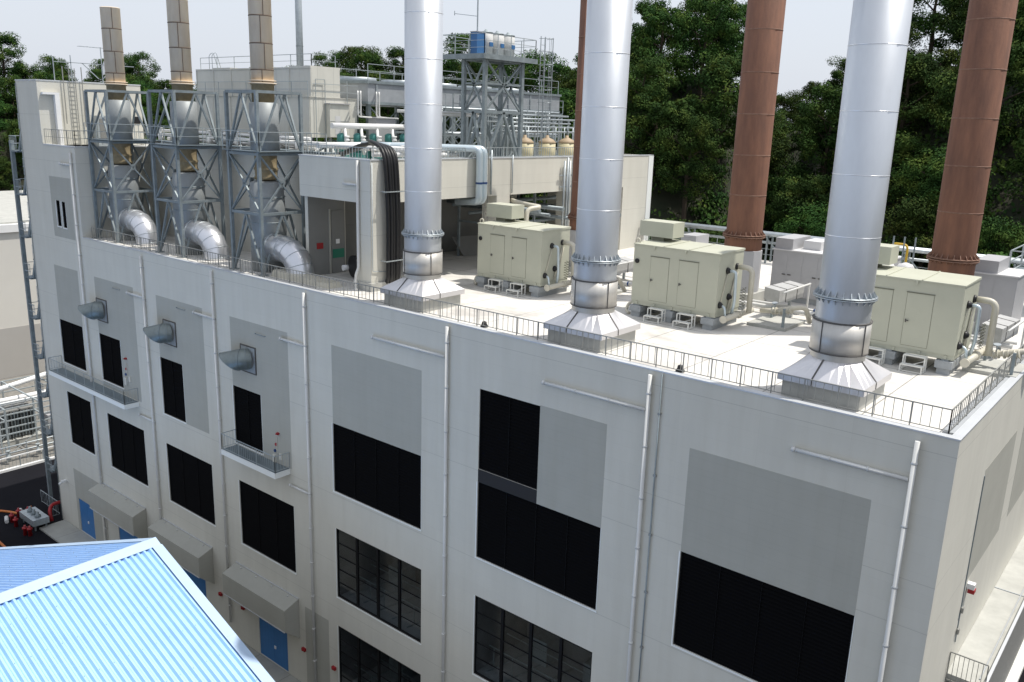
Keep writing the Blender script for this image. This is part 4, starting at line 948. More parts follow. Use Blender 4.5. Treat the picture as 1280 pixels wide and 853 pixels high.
mb.build('pipes', 'galv_dull', r)
mb = MB()
for y in (14.5, 17.5, 20.5, 23.5, 26.5):
    for x in (-29.6, -33.4): mb.bar((x, y, -.12), (x, y, 4.3), .14)
    mb.bar((-33.4, y, 2.2), (-29.6, y, 2.2), .12)
mb.build('supports', 'galv_dull', r)
r = thing('bay_white_pipe', 'white pipe with a bend standing in the open rear bay', 'pipe', (-29.9, 16, -.12)); mb = MB(); mb.tube([(-30.2, 16.9, -.12), (-30.2, 16.9, 1.9), (-30.6, 18.2, 1.9)], .17, 12, .3); mb.build('pipe', 'white', r)
mb = MB(); mb.tube([(-25.0, 9.8, 4.0), (-25.0, 11.2, 4.0)], .1, 8)
o_ = thing('cream_riser', 'cream pipe bending down behind the air box of the farthest sage enclosure', 'pipe', (-24.7, 10.4, 3.3))
mb = MB(); mb.tube([(-28.3, 13.6, 3.95), (-27.0, 12.6, 3.98), (-25.0, 11.2, 4.05), (-24.25, 11.3, 4.0), (-24.6, 10.5, 3.9), (-24.5, 10.3, 3.0), (-24.5, 10.3, -.1)], .13, 12, .3, 5); mb.build('pipe', 'beige_pipe', o_)
r = thing('leaning_panel', 'grey flat panel leaning in the shade of the covered bay', 'panel', (-33.3, 15.4, -.12)); mb = MB()
mb.hexa([(-33.0, 14.6, -.1), (-32.6, 17.2, -.1), (-32.66, 17.2, -.1), (-33.06, 14.6, -.1)], [(-33.7, 14.2, 1.1), (-33.3, 16.8, 1.1), (-33.36, 16.8, 1.1), (-33.76, 14.2, 1.1)]); mb.build('board', 'panel_dark', r)
r = thing('hose_reel', 'black hose reel with a green stand inside the covered bay', 'hose reel', (-31.4, 4.1, -.12))
mb = MB(); mb.lathe((-31.5, 4.0, .55), (.3, 1, 0), [(0, .6), (.35, .6)], 22); mb.build('reel', 'black', r)
mb = MB(); mb.box(-32.4, -31.7, 5.2, 5.3, .0, 1.3); mb.bar((-32.2, 5.25, -.12), (-32.2, 5.25, .0), .08); mb.bar((-31.8, 5.25, -.12), (-31.8, 5.25, .0), .08); mb.build('stand', 'green', r)
mb = MB(); mb.lathe((-32.2, 3.9, .4), (.3, 1, 0), [(0, .16), (.4, .16)], 12); mb.build('hub', 'white', r)
r = thing('roof_duct_cover', 'low cream box duct lying behind the railing by the covered bay', 'duct cover', (-33, 1.2, -.12)); mb = MB()
mb.hexa([(-35.0, 1.15, -.12), (-30.0, 1.15, -.12), (-30.0, 2.1, -.12), (-35.0, 2.1, -.12)], [(-34.8, 1.2, .25), (-30.2, 1.2, .12), (-30.2, 2.05, .12), (-34.8, 2.05, .25)]); mb.build('cover', 'beige_pipe', r)

# railing and machinery on the raised deck
for i, (pth, lb) in enumerate((([(-33.6, 2.52, 6.47), (-28.25, 2.52, 6.47), (-28.25, 9.4, 6.47)], 'pale barred railing on the raised deck left of the pale blue pipes'), ([(-28.25, 11.2, 6.47), (-28.25, 24.6, 6.47)], 'pale barred railing on the raised deck right of the tank tower'))):
    r = thing('deck_railing', lb, 'railing', pth[0]); railing(r, pth, h=.55, post=1.5, bal=.22, m='rail_pale', br=.009, toe=.04)
r = thing('roof_terrace_railing', 'thin dark railing on the terrace beside the stair tower', 'railing', (-57, .2, 6.03)); railing(r, [(-59.5, .14, 6.03), (-54.9, .14, 6.03), (-54.9, 5.0, 6.03)], h=1.0, post=1.3, bal=.3, m='rail', rails=[.5])
# lattice tower carrying tanks
x0, x1, y0, y1 = -31.2, -29.55, 12.4, 15.75; zb, zm, zt = 5.86, 9.0, 12.05
r = thing('tank_tower', 'tall braced steel tower carrying a platform of small tanks', 'tower', (-30.4, 14, zb))
Cn = [(x0, y0), (x1, y0), (x1, y1), (x0, y1)]
for x, y in Cn: mb = MB(); mb.box(x - .11, x + .11, y - .11, y + .11, zb, zt); mb.build('post', 'galv_dull', r)
for q in range(4):
    (ax, ay), (bx, by) = Cn[q], Cn[(q + 1) % 4]; mx_, my = (ax + bx) / 2, (ay + by) / 2; mb = MB()
    mb.bar((ax, ay, zm), (bx, by, zm), .16); mb.bar((ax, ay, zt - .1), (bx, by, zt - .1), .16); mb.bar((ax, ay, 10.6), (bx, by, 10.6), .1)
    mb.bar((ax, ay, zm), (bx, by, zt - .1), .10); mb.bar((bx, by, zm), (ax, ay, zt - .1), .10); mb.bar((mx_, my, zm), (ax, ay, zb), .16); mb.bar((mx_, my, zm), (bx, by, zb), .16)
    mb.build('brace', 'galv_dull', r)
mb = MB(); mb.box(-32.7, -29.2, 11.9, 16.7, zt + .001, zt + .10); mb.box(-32.75, -29.15, 11.85, 11.93, zt - .12, zt + .16); mb.box(-29.23, -29.15, 11.94, 16.75, zt - .12, zt + .16); pl = mb.build('platform', 'galv_dull', r)
railing(r, [(-32.65, 11.95, zt + .1), (-29.25, 11.95, zt + .1), (-29.25, 16.65, zt + .1), (-32.65, 16.65, zt + .1), (-32.65, 11.95, zt + .1)], h=1.15, post=1.2, bal=0, m='rail_pale', rails=[.4, .78], parent=pl)
mb = MB()
for y in (17.25, 17.7): mb.bar((-29.35, y, 6), (-29.35, y, 13.6), .04)
for k in range(24): mb.bar((-29.35, 17.25, 6.2 + k * .3), (-29.35, 17.7, 6.2 + k * .3), .025)
for k in range(8):
    z = 8.2 + k * .75; pts = [(-29.35 + .75 * math.sin(a * PI / 6), 17.47 - .38 * math.cos(a * PI / 6), z) for a in range(7)]; mb.tube(pts, .018, 5)
for a in (1, 2, 3, 4, 5): mb.bar((-29.35 + .75 * math.sin(a * PI / 6), 17.47 - .38 * math.cos(a * PI / 6), 8.2), (-29.35 + .75 * math.sin(a * PI / 6), 17.47 - .38 * math.cos(a * PI / 6), 13.5), .02)
mb.build('caged_ladder', 'galv', r)
mb = MB(); mb.bar((-31.3, 13.6, 12.1), (-31.3, 13.6, 16.6), .06); mb.bar((-31.3, 13.6, 14.45), (-32.6, 13.0, 14.6), .03); mb.bar((-32.6, 13.0, 14.5), (-32.6, 13.0, 14.75), .03); mb.build('lightning_rod', 'galv', r)
zt2 = zt + .1
r = thing('blue_tank', 'square blue tank at the left end of the tower platform', 'tank', (-30.5, 12.4, zt2)); mb = MB(); mb.box(-30.5, -30.0, 12.15, 12.85, zt2, zt2 + 1.25); t_ = mb.build('shell', 'blue_tank', r); mb = MB(); mb.box(-30.53, -29.97, 12.12, 12.88, zt2 + 1.251, zt2 + 1.3); mb.build('lid', 'steel_roof', r)
for i in range(3):
    y = 13.35 + i * 1.0; r = thing('white_tank', ['white cylindrical tank beside the blue tank on the tower platform', 'middle white cylindrical tank on the tower platform', 'white cylindrical tank at the right end of the tower platform'][i], 'tank', (-30.4, y, zt2), 'white cylindrical tanks on the tower platform')
    mb = MB(); mb.lathe((-30.4, y, zt2 + .12), (0, 0, 1), [(0, .42), (1.15, .42), (1.22, .3)], 20); mb.build('shell', 'pipe_white', r)
    mb = MB(); mb.lathe((-30.4, y, zt2 + 1.3), (0, 0, 1), [(0, .43), (.05, .43), (.12, .12), (.22, .05)], 20); mb.build('lid', 'galv_dull', r)
    mb = MB(); mb.box(-30.7, -30.1, y - .3, y + .3, zt2, zt2 + .12); mb.box(-30.0, -29.93, y - .14, y + .14, zt2 + .55, zt2 + .78); mb.build('gauge_box', 'blue_tank', r)
# raised cooler deck behind
r = thing('cooler_deck', 'long raised grey steel deck with panelled sides on braced legs, behind the tank tower', 'steel platform', (-41, 20, 5.86))
mb = MB(); mb.box(-44.5, -38.0, 10.9, 31, 9.45, 10.55); mb.build('side_panels', 'steel_roof', r)
mb = MB(); mb.box(-44.6, -37.9, 10.8, 31.1, 10.551, 10.72); mb.box(-44.55, -37.95, 10.85, 31.05, 9.28, 9.449); mb.build('deck_edge', 'galv_dull', r)
mb = MB()
for k in range(8): y = 11.6 + k * 2.6; mb.box(-37.998, -37.93, y - .06, y + .06, 9.46, 10.54)
mb.build('panel_rib', 'galv', r)
for k in range(6):
    for x in (-38.3, -44.1):
        y = 11.2 + k * 3.9; mb = MB(); mb.box(x - .12, x + .12, y - .12, y + .12, 5.86, 9.279); mb.build('leg', 'galv_dull', r)
mb = MB()
for k in range(5):
    y = 11.2 + k * 3.9
    for x in (-38.3, -44.1): mb.bar((x, y, 5.9), (x, y + 3.9, 7.6), .09); mb.bar((x, y + 4.2, 5.9), (x, y, 7.6), .09); mb.bar((x, y, 7.6), (x, y + 4.2, 7.6), .14); mb.bar((x, y, 9.2), (x, y + 2.1, 7.6), .07); mb.bar((x, y + 4.2, 9.2), (x, y + 2.1, 7.6), .07)
mb.build('brace', 'galv_dull', r)
railing(r, [(-38.1, 11.0, 10.72), (-38.1, 30.9, 10.72)], h=1.0, post=2.1, bal=0, m='rail_pale', rails=[.5]); railing(r, [(-44.4, 11.0, 10.72), (-44.4, 30.9, 10.72)], h=1.0, post=2.1, bal=0, m='rail_pale', rails=[.5])
for k in range(5):
    y = 12.9 + k * 3.9; mb = MB(); mb.lathe((-41.4, y, 10.72), (0, 0, 1), [(0, 1.4), (.2, 1.3), (.3, 1.3)], 24); mb.build('fan_ring', 'galv', r)
mb = MB()
for y in (9.4, 10.9):
    for d in (0, .22): mb.tube([(-38.1, y + d + .8, 10.0), (-37.2, y + d, 10.0), (-37.2, y + d, 8.5), (-37.2, y + d + 1.6, 8.45)], .05, 8, .2)
mb.build('loop_pipe', 'pipe_white', r)
r = thing('braced_pipe_bridge', 'dense grey braced steel pipe bridge under and in front of the long raised deck', 'steel frame', (-36.6, 20, 5.86))
for x in (-36.4, -35.0):
    for k in range(8):
        y = 12.6 + k * 2.1; mb = MB(); mb.box(x - .07, x + .07, y - .07, y + .07, 5.86, 9.2); mb.build('post', 'galv_dull', r)
    mb = MB()
    for k in range(7):
        y = 12.6 + k * 2.1
        for z0_, z1_ in ((5.9, 7.5), (7.5, 9.1)): mb.bar((x, y, z0_), (x, y + 2.1, z1_), .06); mb.bar((x, y + 2.1, z0_), (x, y, z1_), .06); mb.bar((x, y, z1_), (x, y + 2.1, z1_), .09)
    mb.build('brace', 'galv_dull', r)
mb = MB()
for x, z in ((-36.1, 7.65), (-35.7, 7.65), (-35.3, 7.62), (-36.0, 9.25), (-35.5, 9.22)): mb.cyl((x, 12.3, z), (x, 27.6, z), .08, 8)
for k in range(8): y = 13 + k * 1.9; mb.cyl((-35.2 - .2 * (k % 2), y, 5.9), (-35.2 - .2 * (k % 2), y, 9.2), .05, 6)
mb.build('pipes', 'galv', r)
railing(r, [(-34.9, 12.6, 9.2), (-34.9, 27.3, 9.2)], h=.9, post=2.1, bal=0, m='rail_pale', rails=[.45])
# pump row with white header
r = thing('pump_row', 'row of teal green pumps under a thick white header pipe on the raised deck', 'pump row', (-36, 9.3, 5.86))
mb = MB(); mb.cyl((-36, 6.4, 7.95), (-36, 12.6, 7.95), .17, 14); mb.cyl((-34.9, 4.5, 6.9), (-34.9, 12.6, 6.9), .17, 14); mb.build('header_pipe', 'white', r)
for k in range(5):
    y = 6.9 + k * 1.25; mb = MB(); mb.lathe((-36.2, y, 6.7), (0, 1, 0), [(0, .3), (.7, .3)], 14); mb.box(-36.5, -35.9, y, y + .7, 5.86, 6.42); mb.lathe((-36.2, y + .35, 6.95), (0, 0, 1), [(0, .26), (.5, .26), (.6, .1)], 12); mb.build('pump', 'teal', r)
    mb = MB(); mb.cyl((-35.7, y + .4, 6.3), (-35.95, y + .4, 7.85), .09, 10); mb.lathe((-35.75, y + .4, 7.1), (0, 0, 1), [(0, .16), (.1, .16), (.1, .11), (.2, .11), (.2, .16), (.3, .16)], 12); mb.build('riser', 'white', r)
r = thing('white_deck_pipes', 'low white pipes with valves running along the edge of the raised deck', 'pipework', (-31, 4.5, 5.86))
mb = MB(); mb.cyl((-42.0, 6.0, 6.85), (-29.3, 6.0, 6.85), .17, 14); mb.cyl((-30, 4.2, 6.6), (-29.0, 9.6, 6.6), .12, 12)
for k in range(6): x = -30.4 + .22 * k; y = 4.6 + k * .85; mb.lathe((x, y, 6.55), (0, 0, 1), [(0, .1), (.25, .1), (.25, .17), (.3, .17), (.3, .05), (.5, .05), (.5, .12), (.53, .12)], 12); mb.bar((x, y, 5.86), (x, y, 6.6), .07)
mb.bar((-41, 6, 5.86), (-41, 6, 6.7), .1); mb.bar((-35, 6, 5.86), (-35, 6, 6.7), .1); mb.build('pipes', 'white', r)
# cream tanks (three) at the right of the deck
for i, y in enumerate((17.55, 19.9, 22.1)):
    r = thing('cream_vat', ['cream domed tank nearest the tank tower, third from the deck end', 'middle cream domed tank of the three on the raised deck', 'cream domed tank nearest the half hidden rusty stack'][i], 'tank', (-30.6, y, 5.86), 'cream domed tanks on the raised deck')
    mb = MB(); mb.lathe((-30.6, y, 6.35), (0, 0, 1), [(0, .5), (.12, .56), (.85, .56)], 20); mb.build('shell', 'cream', r)
    mb = MB(); mb.lathe((-30.6, y, 7.2), (0, 0, 1), [(0, .58), (.06, .58), (.22, .42), (.36, .12), (.5, .1)], 20); mb.build('dome', 'cream_top', r)
    mb = MB(); mb.box(-31.0, -30.2, y - .4, y + .4, 5.86, 6.35); mb.cyl((-30.6, y, 7.65), (-30.6, y, 8.3), .05, 8); mb.build('stand', 'galv_dull', r)
r = thing('deck_pipe_frame', 'stacked grey pipe frames with handrails behind the cream tanks', 'pipe rack', (-32, 20, 5.86)); mb = MB()
for y in (16.6, 18.6, 20.6, 22.6, 24.4):
    for x in (-32.2, -31.7): mb.bar((x, y, 5.86), (x, y, 8.7), .09)
for z, x in ((8.2, -31.7), (8.45, -32.2), (8.7, -31.7), (8.95, -32.4), (7.9, -31.2)): mb.cyl((x, 15.6, z), (x, 24.6, z), .06, 8)
for k in range(9): y = 16 + k; mb.cyl((-31.5, y, 5.9), (-31.5, y, 8.2), .04, 6)
mb.build('frame', 'galv', r)
mb = MB()
for y in (13.9, 15.3, 16.7, 18.0): mb.bar((-33.5, y, 5.86), (-33.5, y, 10.2 - (y - 13) * .15), .06)
for z in (8.9, 9.5, 10.1): mb.bar((-33.5, 13.9, z), (-33.5, 18.0, z - .1), .045)
mb.build('guard_rail', 'rail_pale', r)
mb = MB(); mb.box(-33.6, -33.4, 15.4, 16.8, 9.0, 9.12); mb.build('yellow_bar', 'yellow', r)
r = thing('cross_pipe', 'pale horizontal pipe on tall hoops beside the farthest silver stack', 'pipe', (-33, 9, 5.86)); mb = MB()
mb.tube([(-32.4, 11.0, 5.86), (-32.4, 11.0, 8.9), (-33.6, 16.4, 8.9)], .09, 8, .2); mb.tube([(-32.1, 11.3, 5.86), (-32.1, 11.3, 8.75), (-33.2, 16.4, 8.75)], .06, 8, .2); mb.tube([(-33.6, 9.3, 8.9), (-32.4, 11.0, 8.9)], .09, 8); mb.build('pipe', 'pipe_white', r)
r = thing('grey_deck_cabin', 'small grey cabin between the white casing and the pump row', 'cabin', (-37.2, 11.4, 5.86)); mb = MB(); mb.box(-37.6, -36.9, 10.6, 12.2, 5.86, 8.45); mb.build('walls', 'grey_enc', r); mb = MB(); mb.box(-37.7, -36.8, 10.5, 12.3, 8.451, 8.52); mb.build('roof', 'grey_enc_top', r)
# big white cooling casing
r = thing('cooling_casing', 'big off-white cooling plant casing with ladders and roof rails behind the tan stacks', 'cooling plant', (-45, 9, 5.86))
XA, XB = -51.2, -38.6
mb = MB(); mb.box(XA, XB, 6.9, 10.5, 7.2, 9.55); cs = mb.build('lower_casing', 'white_cas', r)
mb = MB(); mb.box(XA, XB - .02, 7.05, 9.2, 9.581, 11.22); mb.build('upper_casing', 'white_cas', r)
mb = MB()
for k in range(7): x = XA + .06 + k * (XB - XA - .12) / 6; mb.box(x - .03, x + .03, 7.0, 7.048, 9.62, 11.2); mb.box(x - .03, x + .03, 6.85, 6.898, 7.25, 9.5)
mb.box(XA - .05, XB + .05, 6.8, 10.6, 9.551, 9.58)
for k in range(6): x = XA + k * (XB - XA) / 6; mb.box(x + .02, x + (XB - XA) / 6 - .02, 7.0, 9.25, 11.221, 11.30 + .06 * (k % 2))
mb.build('casing_rib', 'white_cas', r)
mb = MB()
for k in range(6): x = XA + .4 + k * 2.35; [mb.bar((x, y, 5.86), (x, y, 7.2), .14) for y in (7.2, 8.7, 10.2)]; mb.bar((x, 7.2, 5.9), (x, 8.7, 7.1), .07)
mb.build('leg', 'rail_pale', r)
mb = MB(); mb.box(XB + .001, XB + .45, 8.0, 9.5, 7.25, 9.2); mb.build('side_box', 'white_cas', r)
mb = MB(); mb.box(XB + .001, XB + .55, 7.95, 9.55, 9.201, 9.25); mb.build('side_box_roof', 'grey_enc', r)
mb = MB(); mb.box(XB + .451, XB + .465, 8.4, 8.8, 7.4, 8.5); mb.box(XB + .451, XB + .47, 7.98, 9.52, 8.2, 8.23); mb.build('hatch', 'grey_enc_top', r)
mb = MB()
for y in (7.25, 7.95, 9.65): mb.bar((XB + .1, y, 5.9), (XB + .1, y, 10.6), .035)
mb.bar((XB + .1, 7.25, 10.6), (XB + .1, 7.95, 10.6), .035); mb.bar((XA, 6.7, 10.0), (XB + .1, 6.7, 10.0), .03); mb.bar((XA, 6.7, 10.45), (XB + .1, 6.7, 10.45), .03)
for k in range(9): x = XA + k * 1.58; mb.bar((x, 6.72, 9.55), (x, 6.72, 10.45), .03)
for z in (9.9, 10.35): mb.bar((XB + .12, 7.0, z), (XB + .12, 10.5, z), .03)
for z in (6.3, 6.7): mb.bar((XB + .3, 7.0, z), (XB + .6, 10.4, z), .035)
mb.build('handrail', 'rail_pale', r)
railing(r, [(XA + .2, 7.3, 11.3), (XB - .3, 7.3, 11.3), (XB - .3, 9.1, 11.3)], h=.75, post=2.1, bal=0, m='rail_pale', rails=[.38], parent=cs)
mb = MB()
for d in (0, .35): mb.tube([(-49.6 + d, 7.1, 10.4), (-49.6 + d, 7.1, 12.2), (-49.4 + d, 7.3, 12.4), (-49.2 + d, 7.5, 11.3)], .022, 6, .15)
mb.build('ladder_hoop', 'galv', r)
r = thing('far_mast', 'tall plain grey steel mast rising behind the cooling casing', 'mast', (-57, 20, 5.86)); mb = MB(); mb.lathe((-56.9, 20, 5.86), (0, 0, 1), [(0, .3), (18, .27), (18.05, .1)], 16); m_ = mb.build('mast', 'galv', r)
mb = MB()
for z in (10, 14, 18, 22): mb.lathe((-56.9, 20, z), (0, 0, 1), [(0, .31), (.06, .31)], 16, False)
mb.build('band', 'galv_dull', r, m_)
r = thing('deck_pipework', 'tangle of white pipes and valves on the deck behind the lattice towers', 'pipework', (-44, 8, 5.86)); mb = MB()
for y, z in ((5.75, 6.9), (6.1, 7.15), (6.5, 6.6)): mb.cyl((-54.5, y, z), (-37.6, y, z), .10, 12)
for k in range(16):
    x = -54.2 + k * 1.05; y = (5.8, 6.1, 6.5)[k % 3]; mb.lathe((x, y, 6.5), (0, 0, 1), [(0, .17), (.4, .17), (.45, .08), (.8, .08), (.8, .16), (.84, .16)], 12); mb.bar((x, y, 5.86), (x, y, 6.6), .1)
mb.build('pipes', 'white', r)
mb = MB()
for k in range(7): x = -54 + k * 2.4; mb.box(x, x + .9, 5.9, 6.6, 5.86, 6.5)
mb.build('pump_box', 'panel_dark', r)
# stair tower fittings
r = thing('tower_ladder', 'caged ladder on the white side of the stair tower', 'ladder', (-59.5, 1.5, 6)); mb = MB()
for y in (1.75, 3.05): mb.bar((-59.5, y, 7.4 if y < 2 else 7.2), (-59.5, y, 11.3), .05)
for y in (2.2, 2.6): mb.bar((-59.55, y, 5.8), (-59.55, y, 11.2), .04)
for k in range(17): mb.bar((-59.55, 2.2, 6 + k * .3), (-59.55, 2.6, 6 + k * .3), .025)
mb.build('ladder', 'rail', r)
r = thing('tower_duct', 'white vertical duct bent over at the top on the stair tower side', 'duct', (-59.4, .9, 6)); mb = MB(); mb.box(-59.62, -59.3, 1.0, 1.32, 5.8, 9.35); mb.box(-59.62, -59.3, .2, 1.32, 9.353, 9.5); mb.build('duct', 'white', r)
r = thing('roof_antenna', 'thin television aerial and guard frame on top of the stair tower', 'antenna', (-60.5, 2, 10.33)); mb = MB()
mb.bar((-60.0, 1.4, 10.33), (-60.0, 1.4, 11.9), .05); mb.bar((-60.0, 2.6, 10.33), (-60.0, 2.6, 12.1), .05); mb.bar((-60.0, 4.8, 10.33), (-60.0, 4.8, 12.8), .05); mb.bar((-60.0, 1.4, 11.6), (-60.0, 7.2, 11.6), .05); mb.bar((-60.0, 4.5, 10.6), (-60.0, 3.4, 11.6), .05); mb.bar((-60.0, 4.8, 10.6), (-60.0, 5.8, 11.6), .05)
mb.bar((-60.0, 3.2, 12.75), (-60.0, 5.7, 12.75), .035)
for k in range(6): y = 3.3 + k * .45; mb.bar((-60.35, y, 12.75), (-59.65, y, 12.75), .02)
mb.build('frame', 'galv', r)
r = thing('satellite_dish', 'white satellite dish on the stair tower roof beside the leftmost tan stack', 'dish', (-60.1, 4.95, 10.33)); mb = MB(); mb.lathe((-60.0, 5.15, 11.35), (-.2, -.95, .15), [(0, .02), (.06, .3), (.17, .5), (.2, .51), (.1, .3), (.04, .02)], 22, False); mb.build('dish', 'white', r); mb = MB(); mb.bar((-60.0, 5.2, 10.33), (-60.0, 5.2, 11.35), .07); mb.build('stand', 'galv_dull', r)
r = thing('wall_cabinet', 'glazed grey cabinet against the white side of the stair tower', 'cabinet', (-59.2, 4.2, 6)); mb = MB(); mb.box(-59.6, -58.9, 3.6, 4.9, 5.76, 8.0); mb.build('box', 'galv', r); mb = MB(); mb.box(-58.898, -58.88, 3.75, 4.2, 6.2, 7.8); mb.box(-58.898, -58.88, 4.3, 4.75, 6.2, 7.8); mb.build('pane', 'panel_dark', r)
mb = MB(); mb.box(-59.645, -59.60, 5.2, 5.8, 8.1, 8.7); mb.build('vent_opening', 'black', bld); mb = MB(); mb.box(-59.645, -59.60, 6.7, 7.2, 7.5, 8.0); mb.build('vent_opening', 'black', bld)
mb = MB()
for z in (3.2, 1.3): mb.lathe((-54.79, 1.9, z), (1, 0, 0), [(0, .12), (.2, .16), (.25, .05)], 10)
mb.build('wall_lamp', 'white', bld)

# ------------------------------------------------------------------ exhaust cowls on the facade
for (cx, lb) in ((-52.9, 'grey exhaust cowl high on the wall, the leftmost of three'), (-44.1, 'grey exhaust cowl high on the wall, the middle one of three'), (-35.75, 'grey exhaust cowl high on the wall, above the small balcony')):
    r = thing('exhaust_cowl', lb, 'exhaust cowl', (cx, 0, -4.8), 'grey exhaust cowls on the facade')
    mb = MB(); mb.box(cx - .62, cx + .72, -.045, -.006, -5.5, -4.05); mb.build('wall_plate', 'galv', r)
    mb = MB()
    for a, b, c, d in ((-.68, -.62, -5.56, -3.99), (.72, .78, -5.56, -3.99), (-.62, .72, -5.56, -5.5), (-.62, .72, -4.05, -3.99)): mb.box(cx + a, cx + b, -.06, -.006, c, d)
    mb.build('frame', 'seam_dark', r)
    mb = MB(); z = -4.75; n = 28; Rc = .60
    S = [(Vector((cx + .05, -.046, z)), Vector((-.25, -1, 0))), (Vector((cx + .0, -.22, z)), Vector((-.5, -1, 0))), (Vector((cx - .14, -.42, z)), Vector((-.9, -.8, 0)))]
    rings = []
    for p, d in S:
        d = d.normalized(); uu = d.cross(Vector((0, 0, 1))).normalized()
        rings.append([p + uu * math.cos(2 * PI * k / n) * Rc + Vector((0, 0, 1)) * math.sin(2 * PI * k / n) * Rc for k in range(n)])
    mouth = []
    for q in rings[-1]:
        t = (q.z - z + Rc) / (2 * Rc); mouth.append(q + Vector((-.88, -.30, -.27)) * (.02 + 1.5 * t ** .9))
    rings.append(mouth)
    mb.v = [tuple(q) for rg in rings for q in rg]
    for j in range(len(rings) - 1):
        for k in range(n): k2 = (k + 1) % n; mb.f.append((j * n + k, j * n + k2, (j + 1) * n + k2, (j + 1) * n + k)); mb.sm.append(True)
    du = mb.build('duct', 'cowl', r); mb = MB()
    for j in (1, 2):
        mb.tube([p + (p - S[j][0]) * .012 for p in rings[j]] + [rings[j][0]], .014, 5)
    mb.build('seam', 'galv_dull', r, du); mb = MB()
    mb.tube(mouth + [mouth[0]], .018, 5); mb.build('mouth_rim', 'galv_dull', r, du)

# ------------------------------------------------------------------ external steel stair left of the building
r = thing('outside_stair', 'steel fire stair with landings on the far left end of the building', 'stair', (-64.6, 2, G))
for x, y in ((-63.3, .5), (-66.3, .5), (-63.3, 3.2), (-66.3, 3.2)):
    mb = MB(); mb.box(x - .13, x + .13, y - .13, y + .13, G, 6.0); mb.build('post', 'galv_dull', r)
z = G + 3.4; k = 0
while z < 6.2:
    mb = MB(); mb.box(-66.4, -65.2, .4, 3.3, z - .12, z); mb.box(-64.4, -63.2, .4, 3.3, z + 1.6 - .12, z + 1.6) if z + 1.6 < 6.2 else None; mb.build('landing', 'grating', r)
    mb = MB(); mb.bar((-65.2, .6, z), (-64.4, .6, z + 1.6), .1, .3); mb.bar((-65.2, 2.9, z - 1.7), (-64.4, 2.9, z - .1), .1, .3)
    for j in range(6): zz = z + .2 + j * .25; xx = -65.1 + j * .12; mb.box(xx, xx + .25, .5, 1.6, zz, zz + .03)
    mb.build('flight', 'galv_dull', r)
    mb = MB()
    for h in (.5, 1.05): mb.bar((-66.4, .42, z + h), (-65.2, .42, z + h), .045); mb.bar((-66.38, .42, z + h), (-66.38, 3.3, z + h), .045)
    for h in (.5, 1.05): mb.bar((-64.4, .42, z + 1.6 + h), (-63.2, .42, z + 1.6 + h), .045)
    for j in range(7): xx = -66.4 + j * .2; mb.bar((xx, .42, z), (xx, .42, z + 1.05), .02)
    for j in range(7): xx = -64.4 + j * .2; mb.bar((xx, .42, z + 1.6), (xx, .42, z + 2.65), .02)
    mb.build('guard_rail', 'rail_pale', r)
    z += 3.2

# ------------------------------------------------------------------ background on the left
r = thing('far_hall', 'long pale windowless hall with a white roof edge at the far left', 'building', (-116, 25, G))
mb = MB(); mb.box(-150, -106, 3, 75, G, -6.0); mb.build('wall', 'bg_wall', r)
mb = MB(); mb.box(-105.99, -105.95, 3, 75, G + .02, -17.5); mb.build('lower_band', 'bg_band', r)
mb = MB(); mb.box(-150.3, -105.7, 2.7, 75.3, -5.999, -5.1); mb.build('parapet', 'white', r)
mb = MB(); mb.box(-149, -106.6, 3.6, 74, -5.098, -4.9); mb.build('roof', 'conc', r)
# substation: rows run along y, left of the drive
r = thing('switchyard_gantry', 'tall pale steel frames carrying pipes over the switchyard at the left edge', 'gantry', (-80, 5, G)); mb = MB()
for x in (-79.2, -81.0, -88.5):
    for y in (-1, 2.2, 5.4, 8.6, 11.8): mb.bar((x, y, G), (x, y, G + 4.9), .14)
    for z in (2.4, 3.7, 4.85): mb.bar((x, -2, G + z), (x, 12.5, G + z), .11)
for y in (-1, 2.2, 5.4, 8.6, 11.8):
    for z in (3.7, 4.85): mb.bar((-81, y, G + z), (-79.2, y, G + z), .1)
    mb.bar((-88.5, y, G + 4.85), (-81, y, G + 4.85), .12)
    mb.bar((-79.2, y, G + .4), (-79.2, y + 3.2, G + 2.4), .05)
mb.build('frame', 'rail_pale', r)
mb = MB(); mb.cyl((-88, -2, G + 3.2), (-85.6, 12.5, G + 6.2), .26, 12); mb.cyl((-82.6, -2, G + 4.3), (-82.6, 12.5, G + 4.3), .2, 12); mb.cyl((-84.2, -2, G + 4.15), (-84.2, 12.5, G + 4.15), .28, 12); mb.build('pipes', 'white', r)
r = thing('transformer', 'large dark finned transformer under white pipes in the switchyard', 'transformer', (-85, 4.5, G)); mb = MB(); mb.box(-87, -83.2, 2.6, 6.2, G + .5, G + 3.3); mb.build('tank', 'panel_dark', r)
mb = MB()
for k in range(12): y = 2.7 + k * .3; mb.box(-83.19, -82.8, y, y + .05, G + .7, G + 3.2)
mb.build('fins', 'galv_dull', r)
mb = MB()
for y in (2.9, 3.8, 4.7, 5.6): mb.bar((-82.75, y, G + .5), (-82.75, y, G + 3.4), .08)
mb.build('post', 'black', r)
mb = MB()
for k in range(4): mb.lathe((-84.5, 3 + k * .9, G + 3.3), (0, 0, 1), [(0, .14), (.08, .22), (.16, .13), (.26, .2), (.34, .13), (.45, .18), (.55, .1), (.8, .06)], 12)
mb.build('insulator', 'white', r)
mb = MB(); mb.box(-87.3, -82.4, 2.2, 6.6, G + .021, G + .5); mb.build('plinth', 'conc', r)
r = thing('switch_cabinet', 'row of grey cabinets and drums beside the dark finned transformer', 'cabinet', (-81, 9, G)); mb = MB()
for y in (7.2, 8.5, 9.8): mb.box(-84, -82.6, y, y + 1.1, G + .03, G + 2.2)
mb.build('box', 'grey_enc', r); mb = MB()
